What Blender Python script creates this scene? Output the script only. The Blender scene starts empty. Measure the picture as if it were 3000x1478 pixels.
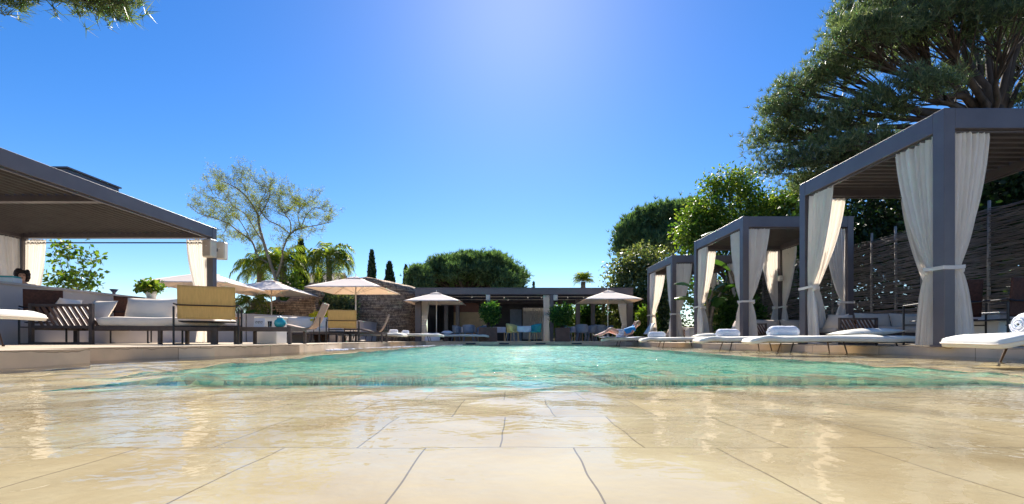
import bpy, math, random
import numpy as np
from mathutils import Vector, Matrix, Euler
R = math.radians
rng = np.random.default_rng(7)
random.seed(7)
scn = bpy.context.scene
COL = scn.collection
F = 1145.0
EYE = 0.105

def P(u, v, d):
    return Vector(((u-1283)/F*d, d, EYE+(854-v)/F*d))

# ------------------------------------------------------------- objects
def tag(o, label=None, cat=None, group=None, kind=None):
    if label: o['label'] = label
    if cat: o['category'] = cat
    if group: o['group'] = group
    if kind: o['kind'] = kind
    return o

def thing(name, label, cat, loc=(0, 0, 0), rotz=0.0, group=None, scale=1.0):
    o = bpy.data.objects.new(name, None)
    COL.objects.link(o)
    o.location = loc
    o.rotation_euler = (0, 0, rotz)
    o.scale = (scale,)*3
    o.empty_display_size = 0.2
    return tag(o, label, cat, group)

def relabel(o, label, group=None):
    o['label'] = label
    if group: o['group'] = group
    return o

def dup(root, loc, rotz=0.0, label=None, group=None, scale=1.0):
    def cp(o, parent):
        c = o.copy(); COL.objects.link(c); c.parent = parent
        for ch in [k for k in bpy.data.objects if k.parent == o]:
            cp(ch, c)
        return c
    r = cp(root, None)
    r.location = loc; r.rotation_euler = (0, 0, rotz); r.scale = (scale,)*3
    if label: r['label'] = label
    if group: r['group'] = group
    return r

class MB:
    def __init__(s):
        s.v = []; s.f = []
    def add(s, vs, fs):
        n = len(s.v)
        s.v += [tuple(x) for x in vs]
        s.f += [tuple(i+n for i in f) for f in fs]
        return s
    def box(s, c, size, rot=None):
        hx, hy, hz = size[0]/2, size[1]/2, size[2]/2
        vs = [Vector((x, y, z)) for x in (-hx, hx) for y in (-hy, hy) for z in (-hz, hz)]
        if rot is not None:
            m = Euler(rot).to_matrix(); vs = [m @ v for v in vs]
        vs = [v+Vector(c) for v in vs]
        return s.add(vs, [(0, 1, 3, 2), (4, 6, 7, 5), (0, 4, 5, 1), (2, 3, 7, 6), (0, 2, 6, 4), (1, 5, 7, 3)])
    def rbox(s, c, size, b=0.01, rot=None):
        # box with chamfered edges
        hx, hy, hz = [q/2 for q in size]
        b = min(b, hx*.9, hy*.9, hz*.9)
        vs = []; idx = {}
        for sx in (-1, 1):
            for sy in (-1, 1):
                for sz in (-1, 1):
                    for k in range(3):
                        p = [sx*(hx-b), sy*(hy-b), sz*(hz-b)]
                        p[k] = (sx*hx, sy*hy, sz*hz)[k]
                        idx[(sx, sy, sz, k)] = len(vs); vs.append(Vector(p))
        fs = []
        for k in range(3):
            a, c2 = (k+1) % 3, (k+2) % 3
            for sg in (-1, 1):
                q = []
                for (i, j) in ((-1, -1), (1, -1), (1, 1), (-1, 1)):
                    t = [0, 0, 0]; t[k] = sg; t[a] = i; t[c2] = j
                    q.append(idx[(t[0], t[1], t[2], k)])
                fs.append(q if sg > 0 else q[::-1])
        for k in range(3):      # edges along axis k
            a, c2 = (k+1) % 3, (k+2) % 3
            for i in (-1, 1):
                for j in (-1, 1):
                    def g(sk, ax):
                        t = [0, 0, 0]; t[k] = sk; t[a] = i; t[c2] = j
                        return idx[(t[0], t[1], t[2], ax)]
                    fs.append((g(-1, a), g(1, a), g(1, c2), g(-1, c2)))
        for sx in (-1, 1):
            for sy in (-1, 1):
                for sz in (-1, 1):
                    fs.append(tuple(idx[(sx, sy, sz, k)] for k in range(3)))
        if rot is not None:
            m = Euler(rot).to_matrix(); vs = [m @ v for v in vs]
        vs = [v+Vector(c) for v in vs]
        return s.add(vs, fs)
    def tube(s, pts, rad, n=6, cap=True):
        pts = [Vector(p) for p in pts]
        if not hasattr(rad, '__len__'): rad = [rad]*len(pts)
        vs = []; fs = []
        up = None
        for i, p in enumerate(pts):
            t = (pts[min(i+1, len(pts)-1)]-pts[max(i-1, 0)])
            if t.length < 1e-9: t = Vector((0, 0, 1))
            t.normalize()
            if up is None:
                up = t.orthogonal().normalized()
                if abs(t.z) < .9:
                    up = Vector((0, 0, 1))
            a = (up - t*up.dot(t))
            if a.length < 1e-6: a = t.orthogonal()
            a.normalize(); b = t.cross(a); up = a
            for k in range(n):
                th = 2*math.pi*(k+.5)/n
                vs.append(p+(a*math.cos(th)+b*math.sin(th))*rad[i])
        for i in range(len(pts)-1):
            for k in range(n):
                fs.append((i*n+k, i*n+(k+1) % n, (i+1)*n+(k+1) % n, (i+1)*n+k))
        if cap:
            fs.append(tuple(range(n))[::-1]); m = (len(pts)-1)*n
            fs.append(tuple(range(m, m+n)))
        return s.add(vs, fs)
    def bar(s, a, b, w, h=None):
        """square bar between two points"""
        return s.tube([a, b], w*0.7071, 4)
    def lathe(s, prof, c=(0, 0, 0), n=20, axis='z', sq=None):
        vs = []; fs = []
        for (r, z) in prof:
            for k in range(n):
                th = 2*math.pi*k/n
                x, y = r*math.cos(th), r*math.sin(th)
                vs.append((c[0]+x, c[1]+y, c[2]+z))
        for i in range(len(prof)-1):
            for k in range(n):
                fs.append((i*n+k, i*n+(k+1) % n, (i+1)*n+(k+1) % n, (i+1)*n+k))
        fs.append(tuple(range(n))[::-1]); m = (len(prof)-1)*n
        fs.append(tuple(range(m, m+n)))
        return s.add(vs, fs)
    def sell(s, c, size, e1=.3, e2=.3, rot=None, nu=28, nv=14, fn=None):
        """superellipsoid cushion"""
        def sp(w, e): return math.copysign(abs(w)**e, w)
        vs = []; fs = []
        m = Euler(rot).to_matrix() if rot is not None else None
        for j in range(nv+1):
            ph = -math.pi/2+math.pi*j/nv
            for i in range(nu):
                th = 2*math.pi*i/nu
                p = Vector((size[0]/2*sp(math.cos(ph), e1)*sp(math.cos(th), e2),
                            size[1]/2*sp(math.cos(ph), e1)*sp(math.sin(th), e2),
                            size[2]/2*sp(math.sin(ph), e1)))
                if fn: p = fn(p)
                if m is not None: p = m @ p
                vs.append(p+Vector(c))
        for j in range(nv):
            for i in range(nu):
                fs.append((j*nu+i, j*nu+(i+1) % nu, (j+1)*nu+(i+1) % nu, (j+1)*nu+i))
        return s.add(vs, fs)
    def pillow(s, c, size, rot=None, n=14, seed=0):
        """soft pillow: pinched edges, pointed corners"""
        r = random.Random(seed)
        ph = [r.uniform(0, 6) for _ in range(4)]
        vs = []; fs = []
        m = Euler(rot).to_matrix() if rot is not None else None
        for sd in (1, -1):
            for j in range(n+1):
                for i in range(n+1):
                    a = -1+2*i/n; b = -1+2*j/n
                    h = (max(0, (1-a**4)*(1-b**4)))**.55*(.62+.38*(1-a*a)*(1-b*b))
                    h += .05*math.sin(5*a+ph[0])*math.sin(4*b+ph[1])*h
                    px = a*(1-.06*(1-b*b)); py = b*(1-.06*(1-a*a))
                    # corner ears
                    p = Vector((px*size[0]/2, py*size[1]/2, sd*h*size[2]/2))
                    if m is not None: p = m @ p
                    vs.append(p+Vector(c))
        N = (n+1)*(n+1)
        for j in range(n):
            for i in range(n):
                q = (j*(n+1)+i, j*(n+1)+i+1, (j+1)*(n+1)+i+1, (j+1)*(n+1)+i)
                fs.append(q); fs.append(tuple(N+k for k in q[::-1]))
        return s.add(vs, fs)
    def sheet(s, fn, nu, nv, thick=0.0, closed=False):
        """fn(u,v)->point ; thickness along normal if thick"""
        pts = [[Vector(fn(i/nu, j/nv)) for i in range(nu+1)] for j in range(nv+1)]
        vs = [p for row in pts for p in row]; W = nu+1
        fs = [(j*W+i, j*W+i+1, (j+1)*W+i+1, (j+1)*W+i) for j in range(nv) for i in range(nu)]
        if thick:
            back = []
            for j in range(nv+1):
                for i in range(nu+1):
                    du = pts[j][min(i+1, nu)]-pts[j][max(i-1, 0)]
                    dv = pts[min(j+1, nv)][i]-pts[max(j-1, 0)][i]
                    nn = du.cross(dv)
                    nn = nn.normalized() if nn.length > 1e-12 else Vector((0, 0, 1))
                    back.append(pts[j][i]-nn*thick)
            N = len(vs); vs += back
            fs += [tuple(N+k for k in f[::-1]) for f in list(fs)]
            for i in range(nu):
                fs.append((i, N+i, N+i+1, i+1)); q = nv*W
                fs.append((q+i, q+i+1, N+q+i+1, N+q+i))
            for j in range(nv):
                fs.append((j*W, (j+1)*W, N+(j+1)*W, N+j*W)); e = W-1
                fs.append((j*W+e, N+j*W+e, N+(j+1)*W+e, (j+1)*W+e))
        return s.add(vs, fs)
    def prism(s, poly, z0, z1):
        n = len(poly)
        vs = [(x, y, z0) for x, y in poly]+[(x, y, z1) for x, y in poly]
        fs = [tuple(range(n))[::-1], tuple(range(n, 2*n))]
        fs += [(i, (i+1) % n, n+(i+1) % n, n+i) for i in range(n)]
        return s.add(vs, fs)
    def build(s, name, mat, parent=None, smooth=False, loc=None, bevel=0):
        me = bpy.data.meshes.new(name)
        me.from_pydata(s.v, [], s.f); me.update()
        o = bpy.data.objects.new(name, me); COL.objects.link(o)
        if isinstance(mat, (list, tuple)):
            for m in mat: me.materials.append(m)
        elif mat: me.materials.append(mat)
        if parent is not None: o.parent = parent
        if loc is not None: o.location = loc
        if smooth:
            me.polygons.foreach_set('use_smooth', [True]*len(me.polygons))
        if bevel:
            b = o.modifiers.new('b', 'BEVEL'); b.width = bevel; b.segments = 2
        return o

def npmesh(name, V, Fc, mat, parent=None, smooth=False):
    """V (N,3) array, Fc (M,k) int array"""
    me = bpy.data.meshes.new(name)
    M, k = Fc.shape
    me.vertices.add(len(V)); me.vertices.foreach_set('co', np.ascontiguousarray(V, dtype=np.float32).ravel())
    me.loops.add(M*k); me.loops.foreach_set('vertex_index', np.ascontiguousarray(Fc, dtype=np.int32).ravel())
    me.polygons.add(M)
    me.polygons.foreach_set('loop_start', np.arange(0, M*k, k, dtype=np.int32))
    me.polygons.foreach_set('loop_total', np.full(M, k, dtype=np.int32))
    me.update(calc_edges=True); me.validate()
    me.materials.append(mat)
    if smooth: me.polygons.foreach_set('use_smooth', [True]*M)
    o = bpy.data.objects.new(name, me); COL.objects.link(o)
    if parent is not None: o.parent = parent
    return o

# ------------------------------------------------------------- materials
def nt(name):
    m = bpy.data.materials.new(name); m.use_nodes = True
    t = m.node_tree; t.nodes.clear()
    out = t.nodes.new('ShaderNodeOutputMaterial')
    return m, t, out
def node(t, typ, **kw):
    n = t.nodes.new(typ)
    for k, v in kw.items():
        if k.startswith('i_'):
            n.inputs[k[2:].replace('_', ' ')].default_value = v
        else: setattr(n, k, v)
    return n
def L(t, a, b): t.links.new(a, b)
def C4(c): return (c[0], c[1], c[2], 1)

def mat(name, col, rough=.6, var=.15, scale=6, bump=0.0, bscale=40, metal=0.0, spec=.5, trans=0.0, tcol=None, stretch=(1, 1, 1), var2=None, sheen=0, detail=6):
    """principled with noise-driven colour variation, bump, optional translucency"""
    m, t, out = nt(name)
    tc = node(t, 'ShaderNodeTexCoord')
    mp = node(t, 'ShaderNodeMapping'); mp.inputs['Scale'].default_value = stretch
    L(t, tc.outputs['Object'], mp.inputs['Vector'])
    nz = node(t, 'ShaderNodeTexNoise'); nz.inputs['Scale'].default_value = scale; nz.inputs['Detail'].default_value = detail
    L(t, mp.outputs[0], nz.inputs['Vector'])
    cr = node(t, 'ShaderNodeValToRGB')
    lo = tuple(c*(1-var) for c in col); hi = tuple(min(1, c*(1+var)) for c in col)
    if var2: hi = var2
    cr.color_ramp.elements[0].position = .3; cr.color_ramp.elements[0].color = C4(lo)
    cr.color_ramp.elements[1].position = .7; cr.color_ramp.elements[1].color = C4(hi)
    L(t, nz.outputs['Fac'], cr.inputs['Fac'])
    b = node(t, 'ShaderNodeBsdfPrincipled')
    L(t, cr.outputs[0], b.inputs['Base Color'])
    b.inputs['Roughness'].default_value = rough; b.inputs['Metallic'].default_value = metal
    b.inputs['Specular IOR Level'].default_value = spec
    if bump:
        n2 = node(t, 'ShaderNodeTexNoise'); n2.inputs['Scale'].default_value = bscale; n2.inputs['Detail'].default_value = 4
        L(t, mp.outputs[0], n2.inputs['Vector'])
        bp = node(t, 'ShaderNodeBump'); bp.inputs['Strength'].default_value = bump; bp.inputs['Distance'].default_value = .01
        L(t, n2.outputs['Fac'], bp.inputs['Height']); L(t, bp.outputs[0], b.inputs['Normal'])
    if trans:
        tr = node(t, 'ShaderNodeBsdfTranslucent')
        if tcol: tr.inputs['Color'].default_value = C4(tcol)
        else: L(t, cr.outputs[0], tr.inputs['Color'])
        mx = node(t, 'ShaderNodeMixShader'); mx.inputs[0].default_value = trans
        L(t, b.outputs[0], mx.inputs[1]); L(t, tr.outputs[0], mx.inputs[2]); L(t, mx.outputs[0], out.inputs[0])
    else: L(t, b.outputs[0], out.inputs[0])
    return m

def leafmat(name, c1, c2, c3=None, trans=.4, rough=.45, tc_boost=1.6):
    """leaf colour varies from leaf to leaf"""
    m, t, out = nt(name)
    g = node(t, 'ShaderNodeNewGeometry')
    cr = node(t, 'ShaderNodeValToRGB')
    cr.color_ramp.elements[0].color = C4(c1); cr.color_ramp.elements[1].color = C4(c2)
    cr.color_ramp.elements[0].position = 0.0; cr.color_ramp.elements[1].position = .85
    if c3:
        e = cr.color_ramp.elements.new(.97); e.color = C4(c3)
    L(t, g.outputs['Random Per Island'], cr.inputs['Fac'])
    b = node(t, 'ShaderNodeBsdfPrincipled'); L(t, cr.outputs[0], b.inputs['Base Color'])
    b.inputs['Roughness'].default_value = rough; b.inputs['Specular IOR Level'].default_value = .35
    tr = node(t, 'ShaderNodeBsdfTranslucent')
    mul = node(t, 'ShaderNodeMix', data_type='RGBA', blend_type='MULTIPLY'); mul.inputs[0].default_value = 1
    L(t, cr.outputs[0], mul.inputs[6]); mul.inputs[7].default_value = (tc_boost*1.1, tc_boost*1.2, tc_boost*.5, 1)
    L(t, mul.outputs[2], tr.inputs['Color'])
    mx = node(t, 'ShaderNodeMixShader'); mx.inputs[0].default_value = trans
    L(t, b.outputs[0], mx.inputs[1]); L(t, tr.outputs[0], mx.inputs[2]); L(t, mx.outputs[0], out.inputs[0])
    return m

M = {}
M['metal'] = mat('bronze_metal', (.125, .108, .115), .42, .10, 3, .05, 200, .35)
M['louvre'] = mat('louvre_metal', (.135, .12, .118), .5, .12, 4, .03, 120, .1)
M['black'] = mat('black_steel', (.022, .02, .022), .4, .2, 8, .03, 90, .3)
M['iron'] = mat('rusty_iron', (.075, .045, .03), .6, .35, 14, .1, 90, .3)
M['curtain'] = mat('curtain_linen', (.92, .89, .86), .85, .04, 5, .12, 260, trans=.42, tcol=(.86, .78, .68), spec=.2)
M['white_fab'] = mat('white_towelling', (.86, .87, .92), .95, .04, 9, .5, 180, spec=.1)
M['mattress'] = mat('mattress_cotton', (.84, .81, .73), .9, .06, 6, .2, 90, spec=.1, trans=.08)
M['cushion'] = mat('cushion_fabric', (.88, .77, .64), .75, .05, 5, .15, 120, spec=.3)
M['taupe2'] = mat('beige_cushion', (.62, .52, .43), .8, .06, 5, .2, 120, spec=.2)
M['taupe'] = mat('taupe_fabric', (.50, .40, .33), .8, .08, 5, .2, 120, spec=.2)
M['wood'] = mat('brown_wood', (.15, .075, .045), .5, .4, 12, .1, 60, stretch=(1, 1, .25))
M['darkwood'] = mat('dark_bronze_frame', (.085, .06, .05), .5, .25, 10, .06, 60)
M['yellow'] = mat('yellow_sling', (.56, .41, .17), .7, .12, 40, .3, 300, spec=.3, trans=.25, tcol=(.70, .50, .20), stretch=(1, 1, .15))
M['brown_sling'] = mat('brown_sling', (.09, .035, .022), .7, .25, 30, .3, 250, spec=.3)
M['lilac_sling'] = mat('grey_sling', (.52, .42, .36), .7, .08, 20, .2, 250, spec=.3, trans=.35, tcol=(.6, .47, .38))
M['canopy'] = mat('canopy_cloth', (.93, .88, .82), .85, .03, 3, .1, 150, spec=.15, trans=.33, tcol=(.95, .73, .52))
M['pole'] = mat('pale_aluminium', (.75, .70, .62), .4, .06, 5, 0, 50, .2)
M['render'] = mat('white_render', (.52, .47, .44), .85, .09, 1.6, .15, 30)
M['bark'] = mat('tree_bark', (.065, .05, .042), .9, .45, 6, .8, 22, stretch=(1, 1, .3))
M['bark_pale'] = mat('pale_bark', (.21, .175, .13), .9, .35, 7, .6, 30, stretch=(1, 1, .3))
M['palm_bark'] = mat('palm_bark', (.22, .17, .12), .9, .4, 5, .8, 18, stretch=(.6, .6, 4))
M['planter'] = mat('brown_planter', (.16, .085, .06), .7, .2, 5, .15, 40)
M['pot'] = mat('white_pot', (.78, .77, .74), .5, .05, 5, .05, 40)
M['table_white'] = mat('white_cloth', (.80, .80, .88), .9, .05, 4, .15, 60, trans=.1)
M['bluegrey'] = mat('blue_grey_shell', (.23, .30, .42), .6, .12, 6)
M['teal'] = mat('teal_shell', (.03, .33, .33), .5, .12, 6)
M['yshell'] = mat('yellow_shell', (.85, .58, .20), .5, .12, 6)
M['palewood'] = mat('pale_wood', (.62, .42, .23), .55, .2, 10)
M['skin'] = mat('sunned_skin', (.62, .34, .24), .55, .06, 12, .05, 60)
M['hair'] = mat('dark_hair', (.03, .018, .014), .6, .3, 30, .5, 80)
M['hair2'] = mat('light_hair', (.33, .20, .11), .6, .3, 30, .5, 80)
M['blue_top'] = mat('bright_blue_cloth', (.02, .26, .58), .8, .12, 9, .2, 60)
M['white_shirt'] = mat('pale_shirt', (.70, .70, .76), .85, .06, 9, .2, 60)
M['lens'] = mat('dark_lens', (.01, .01, .012), .15, .1, 5)
M['speaker'] = mat('cream_box', (.62, .57, .48), .5, .06, 5, .1, 200)
M['wicker'] = mat('woven_twigs', (.19, .165, .15), .85, .4, 3, .4, 60, stretch=(3, .4, 6))
M['wickpost'] = mat('grey_post', (.30, .27, .24), .85, .3, 7, .4, 60, stretch=(1, 1, .3))
M['lamp'] = None
M['tan_panel'] = mat('tan_panel', (.46, .33, .19), .7, .12, 3, .05, 30)
M['red_panel'] = mat('rust_panel', (.17, .075, .055), .7, .2, 3, .05, 30)
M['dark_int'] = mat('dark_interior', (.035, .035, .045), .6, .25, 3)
M['dish'] = mat('dark_glaze', (.05, .05, .09), .3, .2, 6)
M['paper'] = mat('printed_card', (.72, .74, .80), .6, .06, 8)

def glassmat(name, col, rough=.05, alpha=.5):
    m, t, out = nt(name)
    tr = node(t, 'ShaderNodeBsdfTransparent'); tr.inputs[0].default_value = C4(col)
    gl = node(t, 'ShaderNodeBsdfGlossy'); gl.inputs['Roughness'].default_value = rough
    nz = node(t, 'ShaderNodeTexNoise'); nz.inputs['Scale'].default_value = 4
    bp = node(t, 'ShaderNodeBump'); bp.inputs['Strength'].default_value = .05
    L(t, nz.outputs['Fac'], bp.inputs['Height']); L(t, bp.outputs[0], gl.inputs['Normal'])
    fr = node(t, 'ShaderNodeFresnel')
    mx = node(t, 'ShaderNodeMixShader'); L(t, fr.outputs[0], mx.inputs[0])
    L(t, tr.outputs[0], mx.inputs[1]); L(t, gl.outputs[0], mx.inputs[2]); L(t, mx.outputs[0], out.inputs[0])
    return m
M['tealglass'] = mat('teal_glaze', (.05, .42, .48), .15, .15, 6)
M['glass'] = glassmat('clear_glass', (.75, .88, .90))
M['blueglass'] = glassmat('blue_glass', (.25, .60, .75))
def emat(name, col, s):
    m, t, out = nt(name)
    e = node(t, 'ShaderNodeEmission'); e.inputs[0].default_value = C4(col); e.inputs[1].default_value = s
    L(t, e.outputs[0], out.inputs[0]); return m
M['lamp'] = emat('lit_spot', (1, .95, .85), 1.0)

# foliage
M['pine'] = leafmat('pine_needles', (.05, .085, .05), (.17, .22, .12), (.26, .25, .17), trans=.4, tc_boost=1.3)
M['pine_far'] = leafmat('pine_needles_far', (.04, .085, .05), (.15, .23, .10), trans=.4, tc_boost=1.3)
M['cypress'] = leafmat('cypress_scale', (.012, .035, .018), (.04, .075, .03), trans=.2)
M['bright'] = leafmat('bright_leaf', (.04, .10, .015), (.15, .21, .03), (.27, .28, .06), trans=.45, tc_boost=1.4)
M['mid'] = leafmat('mid_leaf', (.02, .06, .015), (.075, .15, .03), trans=.4)
M['pale'] = leafmat('pale_leaf', (.045, .08, .035), (.19, .20, .08), (.30, .28, .12), trans=.35)
M['dark'] = leafmat('dark_leaf', (.010, .026, .010), (.035, .065, .02), trans=.3)
M['palmleaf'] = leafmat('palm_leaflet', (.03, .07, .015), (.17, .20, .035), (.42, .38, .10), trans=.5, rough=.4, tc_boost=1.8)
M['feather'] = leafmat('feathery_leaf', (.14, .18, .02), (.30, .31, .04), (.42, .38, .06), trans=.5, rough=.8, tc_boost=1.15)
M['bush'] = leafmat('planter_leaf', (.02, .075, .015), (.085, .19, .04), (.25, .35, .07), trans=.4)
M['banana'] = leafmat('banana_leaf', (.03, .08, .02), (.07, .14, .03), trans=.25, rough=.25)
M['flower'] = leafmat('yellow_flower', (.45, .36, .02), (.75, .62, .05), trans=.4)
M['twig'] = mat('pine_twig', (.13, .085, .06), .9, .4, 6, .4, 30)
SKY = (1.0, .14, 3.6, .05, 1.33, .509)   # air, dust, ozone, strength, saturation, hue
SUN_E = 3.2
EXPO = 1.76
WAVE = .0095
# ------------------------------------------------------------- foliage tools
def unit(n):
    v = rng.normal(size=(n, 3)); return v/np.linalg.norm(v, axis=1)[:, None]

def leaf_mesh(name, C, size, mat_, parent, aspect=.5, droop=0.0, up=0.0, sizevar=.4, out=None):
    """diamond leaves folded along the midrib at points C"""
    n = len(C); d = unit(n)
    if out is not None: d = d*.8+out
    d[:, 2] += up-droop
    d /= np.linalg.norm(d, axis=1)[:, None]
    r = unit(n); s = np.cross(d, r); s /= np.linalg.norm(s, axis=1)[:, None]
    nn = np.cross(d, s)
    sz = (size*(1+sizevar*(rng.random(n)-.5)*2))[:, None]
    a = C; tip = C+d*sz
    mid = C+d*sz*.5
    l = mid+s*sz*aspect*.5+nn*sz*.08; rr = mid-s*sz*aspect*.5+nn*sz*.08
    V = np.stack([a, l, tip, rr], 1).reshape(-1, 3)
    Fc = np.arange(4*n).reshape(n, 4)
    return npmesh(name, V, Fc, mat_, parent)

def tuft_mesh(name, C, D, size, nb, mat_, parent, spread=.7, w=.06):
    """needle tufts: nb thin blades from each centre about direction D"""
    n = len(C)
    Cc = np.repeat(C, nb, 0); Dd = np.repeat(D, nb, 0)+unit(n*nb)*spread
    Dd /= np.linalg.norm(Dd, axis=1)[:, None]
    s = np.cross(Dd, unit(n*nb)); s /= np.linalg.norm(s, axis=1)[:, None]
    sz = (size*(.6+.7*rng.random(n*nb)))[:, None]
    base = Cc+unit(n*nb)*size*.12
    V = np.stack([base-s*sz*w, base+s*sz*w, base+Dd*sz], 1).reshape(-1, 3)
    Fc = np.arange(3*n*nb).reshape(-1, 3)
    return npmesh(name, V, Fc, mat_, parent)

def bez(p0, p1, p2, n):
    return [p0*(1-t)**2+p1*2*t*(1-t)+p2*t*t for t in [i/n for i in range(n+1)]]

def lobes_sample(lobes, n, shell=.6, zmin=-1.0):
    """points in lobes, biased to the shell; returns pts, outward dir, lobe index"""
    w = np.array([l[3]*l[4]+l[4]*l[5]+l[3]*l[5] for l in lobes]); w = w/w.sum()
    idx = rng.choice(len(lobes), n, p=w)
    Lb = np.array(lobes)[idx]
    d = unit(n); d[:, 2] = np.where(d[:, 2] < zmin, -d[:, 2], d[:, 2])
    r = shell+(1-shell)*rng.random(n)
    r = np.where(rng.random(n) < .2, rng.random(n)**.5, r)
    return Lb[:, :3]+d*Lb[:, 3:6]*r[:, None], d, idx

def limbs(mb, base, lobes, tr, fork_z, clumps=None, cidx=None, sag=.15, nb=1.0, rlimb=.5, trunk_top=None):
    """trunk -> lobe limbs -> clump branches"""
    base = Vector(base)
    top = Vector(trunk_top) if trunk_top is not None else Vector((base.x, base.y, fork_z))
    k = 7
    pts = [base.lerp(top, i/k)+Vector((math.sin(i*1.7)*tr*.25, math.cos(i*1.3)*tr*.25, 0))*(i > 0)*(i < k) for i in range(k+1)]
    mb.tube(pts, [tr*(1.25 if i == 0 else 1-.35*i/k) for i in range(k+1)], 9)
    ends = []
    for l in lobes:
        c = Vector(l[:3])
        start = top.lerp(base, random.uniform(0, .18))
        mid = start.lerp(c, .45)+Vector((0, 0, -(c-start).length*sag*random.uniform(.2, 1)))
        bp = bez(start, mid, c, 7)
        bp = [q+Vector((random.gauss(0, .03), random.gauss(0, .03), random.gauss(0, .03)))*(c-start).length*.3 if 0 < i < 7 else q for i, q in enumerate(bp)]
        r0 = tr*rlimb*random.uniform(.7, 1.1)
        mb.tube(bp, [r0*(1-.72*i/7) for i in range(8)], 6, False)
        ends.append(bp)
    if clumps is not None:
        for q, li in zip(clumps, cidx):
            if random.random() > nb: continue
            q = Vector(q); bp = ends[li]
            s = bp[random.choice((4, 5, 6, 7))]
            mid = s.lerp(q, .5)+Vector((random.gauss(0, .05), random.gauss(0, .05), random.gauss(0, .05)))*(q-s).length*1.6
            r0 = tr*.075*random.uniform(.6, 1.3)
            mb.tube(bez(s, mid, q, 4), [r0, r0*.8, r0*.6, r0*.45, r0*.25], 4, False)

def pine(name, label, cat, base, lobes, tr, fork_z, nclump, ntuft, nb, size, mat_, group=None, spread_r=.35, branch=1.0, trunk_top=None, flat=.6, sag=.15, w=.06, rl=.5):
    b = Vector(base)
    t = thing(name, label, cat, b, 0, group)
    lb = [(l[0]-b.x, l[1]-b.y, l[2]-b.z, l[3], l[4], l[5]) for l in lobes]
    cl, d, idx = lobes_sample(lb, nclump, .55, -.55)
    mb = MB()
    tt = (Vector(trunk_top)-b) if trunk_top is not None else None
    limbs(mb, (0, 0, 0), lb, tr, fork_z-b.z, cl, idx, sag, branch, rlimb=rl, trunk_top=tt)
    mb.build('trunk', M['bark'], t, True)
    off = rng.normal(size=(nclump*ntuft, 3))*spread_r; off[:, 2] *= flat
    C = np.repeat(cl, ntuft, 0)+off
    D = np.repeat(d, ntuft, 0)*.4+np.array([0, 0, .9])
    tuft_mesh('crown', C, D, size, nb, mat_, t, 1.0, w)
    return t

def leafy(name, label, cat, base, lobes, tr, fork_z, nclump, nleaf, size, mat_, group=None, spread_r=.3, bark='bark', branch=.5, aspect=.55, droop=.1, shell=.5, trunk_top=None, stems=1):
    b = Vector(base)
    t = thing(name, label, cat, b, 0, group)
    lb = [(l[0]-b.x, l[1]-b.y, l[2]-b.z, l[3], l[4], l[5]) for l in lobes]
    cl, d, idx = lobes_sample(lb, nclump, shell)
    cl[:, 2] = np.maximum(cl[:, 2], .12)
    mb = MB()
    tt = (Vector(trunk_top)-b) if trunk_top is not None else None
    limbs(mb, (0, 0, 0), lb, tr, fork_z-b.z, cl, idx, .1, branch, trunk_top=tt)
    mb.build('trunk', M[bark], t, True)
    off = rng.normal(size=(nclump*nleaf, 3))*spread_r
    C = np.repeat(cl, nleaf, 0)+off
    C[:, 2] = np.maximum(C[:, 2], .05)
    leaf_mesh('crown', C, size, mat_, t, aspect, droop, out=np.repeat(d, nleaf, 0)*.5)
    return t

def bush(name, label, cat, c, r, n, size, mat_, group=None, aspect=.5, up=.3, stems=6, parent=None, base_z=0.0):
    """low shrub: short stems and leaves through a lumpy ellipsoid; c is the base point"""
    c = Vector(c)
    t = thing(name, label, cat, c, 0, group) if parent is None else parent
    z0 = base_z
    lb = [(random.uniform(-.45, .45)*r[0], random.uniform(-.45, .45)*r[1], z0+r[2]*random.uniform(.7, 1.3), r[0]*.62, r[1]*.62, r[2]*.62) for _ in range(7)]
    mb = MB()
    for k in range(stems):
        l = lb[k % len(lb)]
        p0 = Vector((random.uniform(-.12, .12)*r[0], random.uniform(-.12, .12)*r[1], z0)); p2 = Vector(l[:3])
        mb.tube(bez(p0, p0.lerp(p2, .5)+Vector((random.uniform(-.1, .1), 0, .05)), p2, 4), [.03, .024, .018, .013, .008], 5, False)
    mb.build('stem', M['bark'], t, True)
    C, d, _ = lobes_sample(lb, n, .45)
    C = C+rng.normal(size=C.shape)*size*.6
    C[:, 2] = np.maximum(C[:, 2], z0+.02)
    leaf_mesh('foliage', C, size, mat_, t, aspect, 0, up, out=d*.6)
    return t

def cypress(label, base, h, r, n=5200, group=None, size=.16, rough=.16):
    b = Vector(base)
    t = thing('cypress_tree', label, 'cypress', b, 0, group)
    mb = MB(); mb.tube([(0, 0, 0), (0, 0, h*.4), (0, 0, h*.93)], [r*.22, r*.13, .02], 7); mb.build('trunk', M['bark'], t, True)
    z = rng.random(n)**.9
    prof = r*(np.clip(np.sin(np.pi*np.clip(z*.93+.07, 0, 1))**.55, 0, 1)*(1-.55*z)+.03)
    th = rng.random(n)*2*np.pi; rr = prof*(.55+.45*rng.random(n)**.5)*(1+rough*np.sin(th*5+z*23)+rough*.7*np.sin(z*41+th*2))
    C = np.stack([rr*np.cos(th), rr*np.sin(th), z*h], 1)
    d = np.stack([np.cos(th)*.4, np.sin(th)*.4, np.ones(n)*1.3], 1)
    leaf_mesh('crown', C, size, M['cypress'], t, .35, 0, .8, out=d)
    return t

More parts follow.
